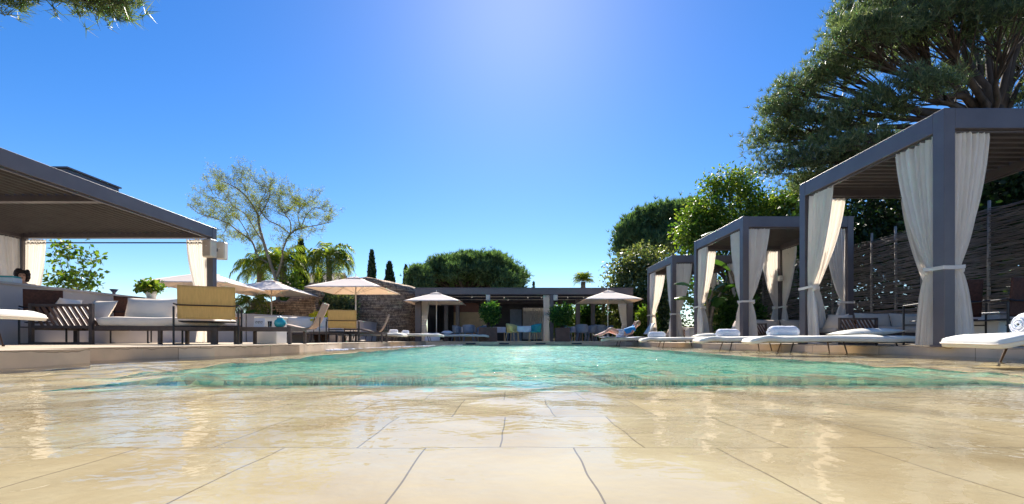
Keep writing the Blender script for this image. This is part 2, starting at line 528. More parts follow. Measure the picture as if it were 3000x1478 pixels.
def frond(mb_r, VL, p, az, elev, length, droop, leaflen, nl=26, rachis_r=.015, fan=False, gap=0.0, hang=1.0):
    """one palm frond; rachis tube into mb_r, leaflets appended to VL"""
    dirh = Vector((math.cos(az), math.sin(az), 0))
    pts = []
    q = Vector(p); e = elev; N = 10
    for i in range(N+1):
        pts.append(q.copy())
        d = dirh*math.cos(e)+Vector((0, 0, math.sin(e)))
        q = q+d*(length/N)
        e -= droop/N*(1+.8*i/N)
    mb_r.tube(pts, [rachis_r*(1-.8*i/N) for i in range(N+1)], 4, False)
    side = dirh.cross(Vector((0, 0, 1)))
    for k in range(nl):
        f = .16+.84*k/nl
        x = f*N; i = min(int(x), N-1); a = pts[i].lerp(pts[i+1], x-i)
        tdir = (pts[i+1]-pts[i]).normalized()
        ll = leaflen*math.sin(math.pi*(.15+.8*f))**.6*random.uniform(.8, 1.15)
        for sg in (-1, 1):
            d1 = (side*sg*.75+tdir*.6+Vector((0, 0, -.1*hang+random.uniform(-.1, .25)))).normalized()
            m1 = a+d1*ll*.45
            d2 = (d1*.55+Vector((0, 0, -.8*hang))).normalized()
            tip = m1+d2*ll*.55
            wv = tdir*ll*.035+Vector((0, 0, .004))
            VL.append((a-wv, a+wv, m1+wv*1.3, m1-wv*1.3)); VL.append((m1-wv*1.3, m1+wv*1.3, tip+wv*.15, tip-wv*.15))

def palm(label, base, h, tr, nf, flen, leaflen, droop=1.9, group=None, elev0=1.25, nl=26, lean=(0, 0), hang=1.0, mat_='palmleaf', dead=4, name='palm_tree'):
    b = Vector(base)
    t = thing(name, label, 'palm', b, 0, group)
    mb = MB(); top = Vector((lean[0], lean[1], h))
    pts = [Vector((lean[0]*(i/8)**1.5, lean[1]*(i/8)**1.5, h*i/8)) for i in range(9)]
    rr = [tr*(1.2-.35*i/8)*(1+.05*(i % 2)) for i in range(9)]
    mb.tube(pts, rr, 10); mb.build('trunk', M['palm_bark'], t, True)
    mr = MB(); VL = []
    for k in range(nf):
        az = k*2.39996+random.uniform(-.2, .2)
        f = k/nf
        frond(mr, VL, top+Vector((0, 0, .05)), az, elev0-1.35*f+random.uniform(-.12, .12), flen*random.uniform(.85, 1.1), droop*random.uniform(.8, 1.15), leaflen, nl, hang=hang)
    mr.build('frond_rib', M['bark_pale'], t, True)
    V = np.array([[tuple(q) for q in quad] for quad in VL]).reshape(-1, 3)
    npmesh('fronds', V, np.arange(len(V)).reshape(-1, 4), M[mat_], t)
    return t

# ------------------------------------------------------------- curtains
def curtain_mesh(a0, dirv, ztop, ztie, W, seed=0, zbot=.02, wt=.13, wb=.34, folds=7, lift=0.0, back=0.0):
    """hanging curtain gathered to the post. a0: (x,y) start beside the post, dirv: unit (x,y) along the beam"""
    r = random.Random(seed)
    a0 = Vector((a0[0], a0[1], 0)); d = Vector((dirv[0], dirv[1], 0)); n = Vector((-d.y, d.x, 0))
    ph = r.uniform(0, 6); p2 = r.uniform(0, 6); bw = r.uniform(-.03, .03)
    def prof(z):
        if z >= ztie:
            t = (z-ztie)/(ztop-ztie)
            s = t**1.0*(.35)+.65*(1-(1-t)**1.9)
            w = wt+(W-wt)*s
            off = .0
        else:
            t = (ztie-z)/(ztie-zbot)
            w = wt+(wb-wt)*(t**.55); off = 0
        return w
    def fn(s, t):
        z = ztop+(zbot-ztop)*t
        w = prof(z)
        if z < ztie:
            tt = (ztie-z)/(ztie-zbot); ain = -.10*tt**.7*0
        amp = .034 if z > ztie else .045
        k = min(1, abs(z-ztie)/.35)
        amp = amp*(.35+.65*k)
        sw = s+.03*math.sin(9*s+p2)+.012*math.sin(4*t+17*s+ph)
        fold = math.sin(2*math.pi*folds*sw+ph+.5*math.sin(t*3))*amp + .4*amp*math.sin(2*math.pi*folds*2.3*sw+p2+t*2)
        if t < .012: fold *= .7
        x = s*w+bw*(1-k)
        return a0+d*x+n*fold+Vector((0, 0, z+(.012*math.sin(2*math.pi*folds*s+ph) if t == 0 else 0)))
    mb = MB()
    mb.sheet(fn, 70, 34)
    return mb

def add_curtain(parent, a0, dirv, ztop, ztie, W, seed, post, pw, name='curtain', wrap=True, **kw):
    c = curtain_mesh(a0, dirv, ztop, ztie, W, seed, **kw).build(name, M['curtain'], parent, True)
    # tie band round the gathered cloth and the post
    d = Vector((dirv[0], dirv[1], 0)); n = Vector((-d.y, d.x, 0)); a = Vector((a0[0], a0[1], 0))
    pc = Vector((post[0], post[1], 0)); wt = kw.get('wt', .13)
    far = a+d*(wt+.03)
    h = pw/2+.012
    p = [pc-d*h+n*h, pc-d*h-n*h, pc+d*h-n*h, far-n*.05, far+n*.05, pc+d*h+n*h]
    if not wrap: p = [a+d*.008+n*.055, a+d*.008-n*.055, far-n*.05, far+n*.05]
    mb = MB()
    k = len(p); tipi = (3, 4) if wrap else (2, 3)
    vs = []
    for zz in (-.025, .025):
        vs += [q+Vector((0, 0, ztie+zz+(.02 if i in tipi else 0))) for i, q in enumerate(p)]
    for zz in (-.025, .025):
        cen = sum(p, Vector())/k
        vs += [q+(q-cen).normalized()*.008+Vector((0, 0, ztie+zz+(.02 if i in tipi else 0))) for i, q in enumerate(p)]
    fs = []
    for i in range(k):
        j = (i+1) % k
        fs += [(i, j, k+j, k+i), (2*k+i, 3*k+i, 3*k+j, 2*k+j), (k+i, k+j, 3*k+j, 3*k+i), (i, 2*k+i, 2*k+j, j)]
    mb.add(vs, fs)
    mb.sell((far.x, far.y, ztie-.02), (.07, .07, .09), .9, .9, nu=8, nv=6)
    mb.build('tie_band', M['curtain'], c, False)
    return c
# ============================================================= SETTING
def stone(name, lo, hi, brick=None, rough=.6, face=False, bump=.25, mortar=(.30, .22, .13), msize=.004, off=(0, 0), wob=.0, nscale=2.2):
    m, t, out = nt(name)
    tc = node(t, 'ShaderNodeTexCoord'); mp = node(t, 'ShaderNodeMapping')
    mp.inputs['Location'].default_value = (off[0], off[1], 0)
    L(t, tc.outputs['Object'], mp.inputs['Vector'])
    n1 = node(t, 'ShaderNodeTexNoise'); n1.inputs['Scale'].default_value = nscale; n1.inputs['Detail'].default_value = 8; n1.inputs['Roughness'].default_value = .6; n1.inputs['Distortion'].default_value = .6
    L(t, mp.outputs[0], n1.inputs['Vector'])
    cr = node(t, 'ShaderNodeValToRGB'); cr.color_ramp.elements[0].position = .32; cr.color_ramp.elements[1].position = .68
    cr.color_ramp.elements[0].color = C4(lo); cr.color_ramp.elements[1].color = C4(hi)
    L(t, n1.outputs['Fac'], cr.inputs['Fac'])
    colr = cr.outputs[0]
    b = node(t, 'ShaderNodeBsdfPrincipled'); b.inputs['Roughness'].default_value = rough; b.inputs['Specular IOR Level'].default_value = .12
    if brick:
        nw = node(t, 'ShaderNodeTexNoise'); nw.inputs['Scale'].default_value = 3.5; nw.inputs['Detail'].default_value = 1
        L(t, tc.outputs['Object'], nw.inputs['Vector'])
        ma = node(t, 'ShaderNodeVectorMath', operation='MULTIPLY_ADD')
        sb = node(t, 'ShaderNodeVectorMath', operation='SUBTRACT'); sb.inputs[1].default_value = (.5, .5, .5)
        L(t, nw.outputs['Color'], sb.inputs[0]); L(t, sb.outputs[0], ma.inputs[0]); ma.inputs[1].default_value = (wob, wob, 0); L(t, mp.outputs[0], ma.inputs[2])
        bk = node(t, 'ShaderNodeTexBrick'); bk.offset = .5
        bk.inputs['Scale'].default_value = 1; bk.inputs['Brick Width'].default_value = brick[0]; bk.inputs['Row Height'].default_value = brick[1]
        bk.inputs['Mortar Size'].default_value = msize; bk.inputs['Mortar Smooth'].default_value = .25; bk.inputs['Bias'].default_value = 0
        bk.inputs['Color1'].default_value = (.90, .90, .90, 1); bk.inputs['Color2'].default_value = (1.08, 1.06, 1.02, 1); bk.inputs['Mortar'].default_value = (.5, .5, .5, 1)
        L(t, ma.outputs[0], bk.inputs['Vector'])
        mu = node(t, 'ShaderNodeMix', data_type='RGBA', blend_type='MULTIPLY'); mu.inputs[0].default_value = 1
        L(t, cr.outputs[0], mu.inputs[6]); L(t, bk.outputs['Color'], mu.inputs[7])
        mm = node(t, 'ShaderNodeMix', data_type='RGBA'); L(t, bk.outputs['Fac'], mm.inputs[0]); L(t, mu.outputs[2], mm.inputs[6]); mm.inputs[7].default_value = C4(mortar)
        colr = mm.outputs[2]
    L(t, colr, b.inputs['Base Color'])
    n2 = node(t, 'ShaderNodeTexNoise'); n2.inputs['Scale'].default_value = 45; n2.inputs['Detail'].default_value = 5; L(t, tc.outputs['Object'], n2.inputs['Vector'])
    bp = node(t, 'ShaderNodeBump'); bp.inputs['Strength'].default_value = bump; bp.inputs['Distance'].default_value = .004
    L(t, n2.outputs['Fac'], bp.inputs['Height']); L(t, bp.outputs[0], b.inputs['Normal'])
    L(t, b.outputs[0], out.inputs[0])
    return m

TILE_W, TILE_D = .366, .457
M['shelf'] = stone('shelf_stone', (.37, .26, .135), (.50, .39, .245), (TILE_W, TILE_D), .85, mortar=(.19, .135, .08), msize=.0024, off=(-.158+TILE_W*5, -1.153+TILE_D*6), wob=.03, nscale=1.7)
M['deck'] = stone('deck_stone', (.44, .36, .27), (.56, .48, .37), (.6, .9), .7, mortar=(.33, .26, .18), msize=.004, nscale=1.3)
M['ground'] = mat('ground_soil', (.20, .17, .11), .95, .3, .6, .5, 6)

def sidestone(name, c1, c2, mortar, bw, bh, ms, rough=.8, bump=.6, noise=9, scale_off=.5):
    """masonry on vertical faces: brick texture in (along, z), dry-stone look when noisy"""
    m, t, out = nt(name)
    tc = node(t, 'ShaderNodeTexCoord'); sp = node(t, 'ShaderNodeSeparateXYZ'); L(t, tc.outputs['Object'], sp.inputs[0])
    g = node(t, 'ShaderNodeNewGeometry'); sn = node(t, 'ShaderNodeSeparateXYZ'); L(t, g.outputs['True Normal'], sn.inputs[0])
    # coordinate along the face = x*|ny| + y*|nx|
    ax = node(t, 'ShaderNodeMath', operation='ABSOLUTE'); L(t, sn.outputs[0], ax.inputs[0])
    ay = node(t, 'ShaderNodeMath', operation='ABSOLUTE'); L(t, sn.outputs[1], ay.inputs[0])
    m1 = node(t, 'ShaderNodeMath', operation='MULTIPLY'); L(t, sp.outputs[0], m1.inputs[0]); L(t, ay.outputs[0], m1.inputs[1])
    m2 = node(t, 'ShaderNodeMath', operation='MULTIPLY_ADD'); L(t, sp.outputs[1], m2.inputs[0]); L(t, ax.outputs[0], m2.inputs[1]); L(t, m1.outputs[0], m2.inputs[2])
    cb = node(t, 'ShaderNodeCombineXYZ'); L(t, m2.outputs[0], cb.inputs[0]); L(t, sp.outputs[2], cb.inputs[1])
    nw = node(t, 'ShaderNodeTexNoise'); nw.inputs['Scale'].default_value = 5; L(t, tc.outputs['Object'], nw.inputs['Vector'])
    sb = node(t, 'ShaderNodeVectorMath', operation='SUBTRACT'); sb.inputs[1].default_value = (.5, .5, .5); L(t, nw.outputs['Color'], sb.inputs[0])
    ma = node(t, 'ShaderNodeVectorMath', operation='MULTIPLY_ADD'); L(t, sb.outputs[0], ma.inputs[0]); ma.inputs[1].default_value = (bw*.5*scale_off, bh*1.1*scale_off, 0); L(t, cb.outputs[0], ma.inputs[2])
    bk = node(t, 'ShaderNodeTexBrick'); bk.offset = .43; bk.squash = 1.4; bk.squash_frequency = 3
    bk.inputs['Scale'].default_value = 1; bk.inputs['Brick Width'].default_value = bw; bk.inputs['Row Height'].default_value = bh
    bk.inputs['Mortar Size'].default_value = ms; bk.inputs['Mortar Smooth'].default_value = .4
    bk.inputs['Color1'].default_value = C4(c1); bk.inputs['Color2'].default_value = C4(c2); bk.inputs['Mortar'].default_value = C4(mortar)
    L(t, ma.outputs[0], bk.inputs['Vector'])
    n2 = node(t, 'ShaderNodeTexNoise'); n2.inputs['Scale'].default_value = noise; n2.inputs['Detail'].default_value = 8; L(t, tc.outputs['Object'], n2.inputs['Vector'])
    cr = node(t, 'ShaderNodeValToRGB'); cr.color_ramp.elements[0].color = (.45, .42, .40, 1); cr.color_ramp.elements[1].color = (1.35, 1.3, 1.2, 1)
    cr.color_ramp.elements[0].position = .3; cr.color_ramp.elements[1].position = .7
    L(t, n2.outputs['Fac'], cr.inputs['Fac'])
    mu = node(t, 'ShaderNodeMix', data_type='RGBA', blend_type='MULTIPLY'); mu.inputs[0].default_value = 1 if scale_off > .2 else .35
    L(t, bk.outputs['Color'], mu.inputs[6]); L(t, cr.outputs[0], mu.inputs[7])
    b = node(t, 'ShaderNodeBsdfPrincipled'); b.inputs['Roughness'].default_value = rough; L(t, mu.outputs[2], b.inputs['Base Color'])
    sm = node(t, 'ShaderNodeMath', operation='SUBTRACT'); L(t, n2.outputs['Fac'], sm.inputs[0]); L(t, bk.outputs['Fac'], sm.inputs[1])
    bp = node(t, 'ShaderNodeBump'); bp.inputs['Strength'].default_value = bump; bp.inputs['Distance'].default_value = .03 if scale_off > .2 else .006
    L(t, sm.outputs[0], bp.inputs['Height']); L(t, bp.outputs[0], b.inputs['Normal'])
    L(t, b.outputs[0], out.inputs[0])
    return m
M['drystone'] = sidestone('dry_stone', (.30, .19, .13), (.60, .43, .29), (.06, .04, .03), .24, .075, .012, noise=7)
M['kerb'] = sidestone('kerb_stone', (.60, .44, .30), (.76, .60, .44), (.38, .27, .18), 1.3, 5.0, .006, rough=.5, bump=.15, noise=3, scale_off=.02)

# pool mosaic; its tile contrast also stands in for caustic mottling
def poolmat():
    m, t, out = nt('pool_mosaic')
    tc = node(t, 'ShaderNodeTexCoord')
    vo = node(t, 'ShaderNodeTexVoronoi'); vo.inputs['Scale'].default_value = 10; L(t, tc.outputs['Object'], vo.inputs['Vector'])
    cr = node(t, 'ShaderNodeValToRGB')
    e = cr.color_ramp.elements; e[0].color = (.005, .20, .16, 1); e[1].color = (.60, .82, .50, 1)
    x = cr.color_ramp.elements.new(.5); x.color = (.03, .55, .46, 1)
    sp = node(t, 'ShaderNodeSeparateColor'); L(t, vo.outputs['Color'], sp.inputs[0]); L(t, sp.outputs[0], cr.inputs['Fac'])
    b = node(t, 'ShaderNodeBsdfPrincipled'); L(t, cr.outputs[0], b.inputs['Base Color']); b.inputs['Roughness'].default_value = .4
    L(t, b.outputs[0], out.inputs[0]); return m
M['mosaic'] = poolmat()
def slopemat():
    m, t, out = nt('slope_mosaic')
    tc = node(t, 'ShaderNodeTexCoord')
    vo = node(t, 'ShaderNodeTexVoronoi'); vo.inputs['Scale'].default_value = 11; L(t, tc.outputs['Object'], vo.inputs['Vector'])
    sp = node(t, 'ShaderNodeSeparateColor'); L(t, vo.outputs['Color'], sp.inputs[0])
    sx = node(t, 'ShaderNodeSeparateXYZ'); L(t, tc.outputs['Object'], sx.inputs[0])
    mr = node(t, 'ShaderNodeMapRange'); mr.inputs['From Min'].default_value = 2.35; mr.inputs['From Max'].default_value = 3.5; L(t, sx.outputs[1], mr.inputs[0])
    th = node(t, 'ShaderNodeMath', operation='SUBTRACT'); L(t, mr.outputs[0], th.inputs[0]); L(t, sp.outputs[1], th.inputs[1])
    cl = node(t, 'ShaderNodeMath', operation='MULTIPLY_ADD'); cl.use_clamp = True; L(t, th.outputs[0], cl.inputs[0]); cl.inputs[1].default_value = 3; cl.inputs[2].default_value = .5
    c1 = node(t, 'ShaderNodeValToRGB'); e = c1.color_ramp.elements; e[0].color = (.50, .38, .20, 1); e[1].color = (.66, .54, .34, 1); L(t, sp.outputs[0], c1.inputs[0])
    c2 = node(t, 'ShaderNodeValToRGB'); e = c2.color_ramp.elements; e[0].color = (.02, .32, .25, 1); e[1].color = (.55, .75, .46, 1); L(t, sp.outputs[2], c2.inputs[0])
    mx = node(t, 'ShaderNodeMix', data_type='RGBA'); L(t, cl.outputs[0], mx.inputs[0]); L(t, c1.outputs[0], mx.inputs[6]); L(t, c2.outputs[0], mx.inputs[7])
    b = node(t, 'ShaderNodeBsdfPrincipled'); L(t, mx.outputs[2], b.inputs['Base Color']); b.inputs['Roughness'].default_value = .8; b.inputs['Specular IOR Level'].default_value = .1
    L(t, b.outputs[0], out.inputs[0]); return m
M['slope'] = slopemat()

def watermat(name='pool_water', rfr=.90, bd=.030, refl=.66):
    m, t, out = nt(name)
    tc = node(t, 'ShaderNodeTexCoord')
    mp = node(t, 'ShaderNodeMapping'); mp.inputs['Scale'].default_value = (.8, 1.0, 1); L(t, tc.outputs['Object'], mp.inputs['Vector'])
    n1 = node(t, 'ShaderNodeTexNoise'); n1.inputs['Scale'].default_value = 9; n1.inputs['Detail'].default_value = 2; n1.inputs['Distortion'].default_value = .5; L(t, mp.outputs[0], n1.inputs['Vector'])
    n2 = node(t, 'ShaderNodeTexNoise'); n2.inputs['Scale'].default_value = 22; n2.inputs['Detail'].default_value = 2; n2.inputs['Distortion'].default_value = .4; L(t, mp.outputs[0], n2.inputs['Vector'])
    # calmer water on the shelf near the camera
    sp = node(t, 'ShaderNodeSeparateXYZ'); L(t, tc.outputs['Object'], sp.inputs[0])
    mr = node(t, 'ShaderNodeMapRange'); mr.inputs['From Min'].default_value = .5; mr.inputs['From Max'].default_value = 2.2; mr.inputs['To Min'].default_value = .30; mr.inputs['To Max'].default_value = 1.0
    L(t, sp.outputs[1], mr.inputs[0])
    ad = node(t, 'ShaderNodeMath', operation='MULTIPLY_ADD'); L(t, n2.outputs['Fac'], ad.inputs[0]); ad.inputs[1].default_value = .5; L(t, n1.outputs['Fac'], ad.inputs[2])
    hm = node(t, 'ShaderNodeMath', operation='MULTIPLY'); L(t, ad.outputs[0], hm.inputs[0]); L(t, mr.outputs[0], hm.inputs[1])
    bp = node(t, 'ShaderNodeBump'); bp.inputs['Strength'].default_value = 1; bp.inputs['Distance'].default_value = bd
    L(t, hm.outputs[0], bp.inputs['Height'])
    rf = node(t, 'ShaderNodeBsdfRefraction'); rf.inputs['IOR'].default_value = 1.33; rf.inputs['Roughness'].default_value = 0.0; rf.inputs['Color'].default_value = (.93, 1, .99, 1)
    L(t, bp.outputs[0], rf.inputs['Normal'])
    tr = node(t, 'ShaderNodeBsdfTransparent'); tr.inputs[0].default_value = (.96, 1, .99, 1)
    m1 = node(t, 'ShaderNodeMixShader')
    mq = node(t, 'ShaderNodeMapRange'); mq.inputs['From Min'].default_value = 2.38; mq.inputs['From Max'].default_value = 2.85; mq.inputs['To Min'].default_value = min(.1, rfr); mq.inputs['To Max'].default_value = rfr; L(t, sp.outputs[1], mq.inputs[0]); L(t, mq.outputs[0], m1.inputs[0])
    L(t, tr.outputs[0], m1.inputs[1]); L(t, rf.outputs[0], m1.inputs[2])
    gl = node(t, 'ShaderNodeBsdfGlossy'); gl.inputs['Roughness'].default_value = .02; L(t, bp.outputs[0], gl.inputs['Normal'])
    fr = node(t, 'ShaderNodeFresnel'); L(t, bp.outputs[0], fr.inputs['Normal'])
    gb = node(t, 'ShaderNodeNewGeometry'); ir = node(t, 'ShaderNodeMapRange'); L(t, gb.outputs['Backfacing'], ir.inputs[0])
    ir.inputs['To Min'].default_value = 1.33; ir.inputs['To Max'].default_value = .752; L(t, ir.outputs[0], fr.inputs['IOR'])
    fm = node(t, 'ShaderNodeMath', operation='MULTIPLY'); fm.inputs[1].default_value = refl; L(t, fr.outputs[0], fm.inputs[0])
    m2 = node(t, 'ShaderNodeMixShader'); L(t, fm.outputs[0], m2.inputs[0]); L(t, m1.outputs[0], m2.inputs[1]); L(t, gl.outputs[0], m2.inputs[2])
    L(t, m2.outputs[0], out.inputs[0]); return m
WATER_REFL = .85
M['water'] = watermat()
M['shelf_water'] = watermat('shelf_water', 0.0, .006, .9)

WZ = -.13      # water level
SZ = -.17      # shelf floor
LZ = .015      # left deck is a touch higher
PX0, PX1, PY0, PY1 = -2.48, 3.2, 2.38, 19.2
# ground to the horizon, with the basin cut out
gx0, gx1, gy0, gy1 = -9.5, 9.5, -6.0, 19.6
mb = MB(); B = 400
vs = [(-B, -B, -.03), (B, -B, -.03), (B, B, -.03), (-B, B, -.03), (gx0, gy0, -.03), (gx1, gy0, -.03), (gx1, gy1, -.03), (gx0, gy1, -.03)]
mb.add(vs, [(0, 1, 5, 4), (1, 2, 6, 5), (2, 3, 7, 6), (3, 0, 4, 7)])
tag(mb.build('ground', M['ground']), kind='structure')
mb = MB()
vs = [(gx0, gy0, SZ), (gx1, gy0, SZ), (gx1, gy1, SZ), (gx0, gy1, SZ), (PX0, PY0, SZ), (PX1, PY0, SZ), (PX1, PY1, SZ), (PX0, PY1, SZ)]
mb.add(vs, [(0, 1, 5, 4), (1, 2, 6, 5), (2, 3, 7, 6), (3, 0, 4, 7)])
tag(mb.build('pool_shelf', M['shelf']), kind='structure')
mb = MB()
PZ = -1.35
a = [(PX0, PY0), (PX1, PY0), (PX1, PY1), (PX0, PY1)]
vs = [(x, y, SZ-.001) for x, y in a]+[(x, y, PZ) for x, y in a]
mb.add(vs, [(4, 5, 6, 7), (0, 1, 5, 4), (1, 2, 6, 5), (2, 3, 7, 6), (3, 0, 4, 7)])
tag(mb.build('pool_basin', M['mosaic']), kind='structure')
mb = MB(); yy = [PY0+.002, 3.0, 3.6, 4.6, 5.6]; zz = [SZ-.002, SZ-.03, SZ-.10, SZ-.40, SZ-.85]
for k in range(4): mb.add([(PX0+.002, yy[k], zz[k]), (PX1-.002, yy[k], zz[k]), (PX1-.002, yy[k+1], zz[k+1]), (PX0+.002, yy[k+1], zz[k+1])], [(0, 1, 2, 3)])
mb.add([(PX0+.002, yy[4], zz[4]), (PX1-.002, yy[4], zz[4]), (PX1-.002, yy[4], PZ), (PX0+.002, yy[4], PZ)], [(0, 1, 2, 3)])
tag(mb.build('pool_beach_slope', M['slope']), kind='structure')
# rippled water surface: real waves on a grid, calmer near the shallow edge
WX0, WX1, WY0, WY1 = -4.98, 6.92, .10, 19.2
gs_ = .045
nxw = int(round((WX1-WX0)/gs_)); nyw = int(round((WY1-WY0)/gs_))
def snap(a, lo, hi, n): 
    g = np.linspace(lo, hi, n+1)
    for q in a: g[np.argmin(abs(g-q))] = q
    return g
xg = snap((PX0, PX1), WX0, WX1, nxw); yg = snap((PY0,), WY0, WY1, nyw)
XX, YY = np.meshgrid(xg, yg)
wr = np.random.default_rng(21)
HH = np.zeros_like(XX)
for k in range(46):
    lam = .13*(6.0**wr.random()); th = wr.normal()*1.0+math.pi/2*(1 if k % 2 else .55); ph = wr.random()*6.28
    kx, ky = math.cos(th)*2*math.pi/lam, math.sin(th)*2*math.pi/lam
    q = np.sin(kx*XX+ky*YY+ph+.9*np.sin(.9*XX+1.3*YY+k))
    HH += (q+.25*q*q)*lam**.75
HH *= WAVE/HH.std()
patch = .75+.5*np.sin(1.3*XX+.7*YY)*np.sin(.8*YY-.5*XX+1)
edge = np.clip((YY-WY0)/.4, 0, 1)*np.clip((XX-WX0)/.3, 0, 1)*np.clip((WX1-XX)/.3, 0, 1)
inpool = np.clip((YY-1.6)/1.6, 0, 1)
sidew = np.clip(np.minimum(XX-PX0+.5, PX1+.5-XX)/.6, 0, 1)
amp = (.26+.74*inpool*(.45+.55*sidew))
far = 1-.45*np.clip((YY-7)/10, 0, 1)
ZZ = WZ+HH*amp*patch*edge*far
Vw = np.stack([XX, YY, ZZ], -1).reshape(-1, 3); Wd = nxw+1
ii, jj = np.meshgrid(np.arange(nxw), np.arange(nyw))
Fw = np.stack([jj*Wd+ii, jj*Wd+ii+1, (jj+1)*Wd+ii+1, (jj+1)*Wd+ii], -1).reshape(-1, 4)
cxm = ((xg[:-1]+xg[1:])/2)[ii].reshape(-1); cym = ((yg[:-1]+yg[1:])/2)[jj].reshape(-1)
ip = (cxm > PX0) & (cxm < PX1) & (cym > PY0)
def submesh(name, mask, m_):
    f = Fw[mask]; u_, inv = np.unique(f, return_inverse=True)
    return tag(npmesh(name, Vw[u_], inv.reshape(f.shape), m_, None, True), kind='structure')
submesh('pool_water', ip, M['water'])
wo_ = submesh('shallow_water', ~ip, M['shelf_water'])
mb = MB(); mb.add([(gx0, gy0, WZ), (gx1, gy0, WZ), (gx1, gy1, WZ), (gx0, gy1, WZ), (WX0, WY0, WZ), (WX1, WY0, WZ), (WX1, WY1, WZ), (WX0, WY1, WZ)], [(0, 1, 5, 4), (1, 2, 6, 5), (2, 3, 7, 6), (3, 0, 4, 7)])
tag(mb.build('water', M['shelf_water']), kind='structure')

def slab(name, edge, far, z0, z1, lip=.02):
    poly = edge+far
    mb = MB(); mb.prism(poly, z0, z1)
    o = mb.build(name, [M['kerb'], M['deck']])
    for p in o.data.polygons:
        p.material_index = 1 if abs(p.normal.z) > .5 else 0
    return tag(o, kind='structure')
Ledge = [(-4.4, -6), (-4.25, 2.0), (-4.11, 3.2), (-3.94, 4.27), (-4.6, 4.40), (-4.43, 5.49), (-4.0, 6.16), (-3.69, 7.98), (-3.98, 10.8), (-3.79, 11.45), (-3.9, 14.5), (-3.55, 19.2)]
slab('left_deck', Ledge, [(-3.55, 19.7), (-26, 19.7), (-26, -6)], -.3, LZ)
Redge = [(6.75, -6), (6.6, 1.5), (6.25, 4.4), (5.99, 5.6), (5.62, 8.68), (5.8, 8.75), (5.35, 11.0), (4.95, 11.7), (5.35, 11.8), (4.95, 14.2), (4.6, 16.5), (4.5, 19.2)]
slab('right_deck', Redge, [(4.5, 19.7), (22, 19.7), (22, -6)], -.3, 0.0)
slab('far_deck', [(-3.55, 19.2), (4.5, 19.2)], [(4.5, 19.7), (22, 19.7), (22, 34), (-26, 34), (-26, 19.7), (-3.55, 19.7)], -.3, .0)
for k, u in enumerate((1184, 1268, 1360, 1451)):
    p = P(u, 867, 19.19)
    mb = MB(); mb.rbox((0, 0, 0), (.42, .03, .06), .008); mb.box((0, -.017, 0), (.36, .006, .03))
    o = mb.build('pool_skimmer', M['dark_int']); o.location = (p.x, 19.185, -.075)
    tag(o, ['small dark skimmer slot in the far pool edge, leftmost', 'small dark skimmer slot in the far pool edge below the yellow chair', 'small dark skimmer slot in the far pool edge just right of the teal chair', 'small dark skimmer slot in the far pool edge, rightmost'][k], 'skimmer', 'skimmer slots in the far pool edge')

# ============================================================= CABANAS
def make_cabana(W=2.79, Lc=3.05, Z=3.205, seed=0, side='right'):
    """origin = inner near corner; x away from the pool, y away from the camera"""
    t = thing('cabana', '', 'cabana')
    pw, pd, bh = .15, .17, .27
    cx = [(pw/2, pd/2), (W-pw/2, pd/2), (pw/2, Lc-pd/2), (W-pw/2, Lc-pd/2)]
    for (x, y) in cx:
        mb = MB(); mb.rbox((x, y, Z/2), (pw, pd, Z), .006); mb.box((x, y, .015), (pw+.04, pd+.04, .03)); mb.build('post', M['metal'], t)
    # beams butt between the posts, 3 mm shy
    for x in (pw/2, W-pw/2):
        mb = MB(); mb.rbox((x, Lc/2, Z-bh/2-.003), (pw-.008, Lc-2*pd, bh), .006)
        mb.box((x, Lc/2, Z-bh-.018), (.035, Lc-2*pd, .022)); mb.build('beam', M['metal'], t)
    for y in (pd/2, Lc-pd/2):
        mb = MB(); mb.rbox((W/2, y, Z-bh/2-.003), (W-2*pw, pd-.008, bh), .006)
        mb.box((W/2, y, Z-bh-.018), (W-2*pw, .035, .022)); mb.build('beam', M['metal'], t)
    mb = MB()
    n = 15
    for k in range(n):
        y = pd+.09+(Lc-2*pd-.18)*k/(n-1)
        mb.box((W/2, y, Z-.12), (W-2*pw-.02, .18, .02), (R(14), 0, 0))
        mb.box((W/2, y+.085, Z-.125), (W-2*pw-.02, .014, .06))
    mb.build('louvred_roof', M['louvre'], t)
    zt = Z-bh-.03; g = .03
    s = seed*20
    Wc = .60
    e = .012
    specs = [((pw/2, pd+e), (0, 1), cx[0]), ((pw+e, pd/2), (1, 0), cx[0]),
             ((pw/2, Lc-pd-e), (0, -1), cx[2]), ((pw+e, Lc-pd/2), (1, 0), cx[2]),
             ((W-pw/2, pd+e), (0, 1), cx[1]), ((W-pw-e, pd/2), (-1, 0), cx[1]),
             ((W-pw/2, Lc-pd-e), (0, -1), cx[3]), ((W-pw-e, Lc-pd/2), (-1, 0), cx[3])]
    tz = [1.11+random.Random(s+40+q).uniform(-.11, .11) for q in range(4)]
    for k, (a0, dv, post) in enumerate(specs):
        rr = random.Random(s+k)
        add_curtain(t, a0, dv, zt, tz[k//2], Wc*rr.uniform(.82, 1.2), s+k, post, pw, wrap=(k % 2 == 0), wt=.12, wb=.30*rr.uniform(.85, 1.2))
    mb = MB(); mb.rbox((W-pw-.08, Lc-pd-.16, 2.0), (.12, .14, .17), .015); mb.build('wall_speaker', M['speaker'], t)
    return t
cab_g = 'curtained cabanas along the right side of the pool'
cab = make_cabana(seed=1); cab.location = (5.81, 6.09, 0); relabel(cab, 'nearest and largest dark metal cabana with tied cream curtains on the right', cab_g)
cab = make_cabana(seed=2); cab.location = (5.86, 11.45, 0); relabel(cab, 'middle dark metal cabana with tied cream curtains, between two others', cab_g)
cab = make_cabana(seed=3); cab.location = (5.97, 16.75, 0); relabel(cab, 'farthest and smallest dark metal cabana, beside the restaurant pavilion', cab_g)

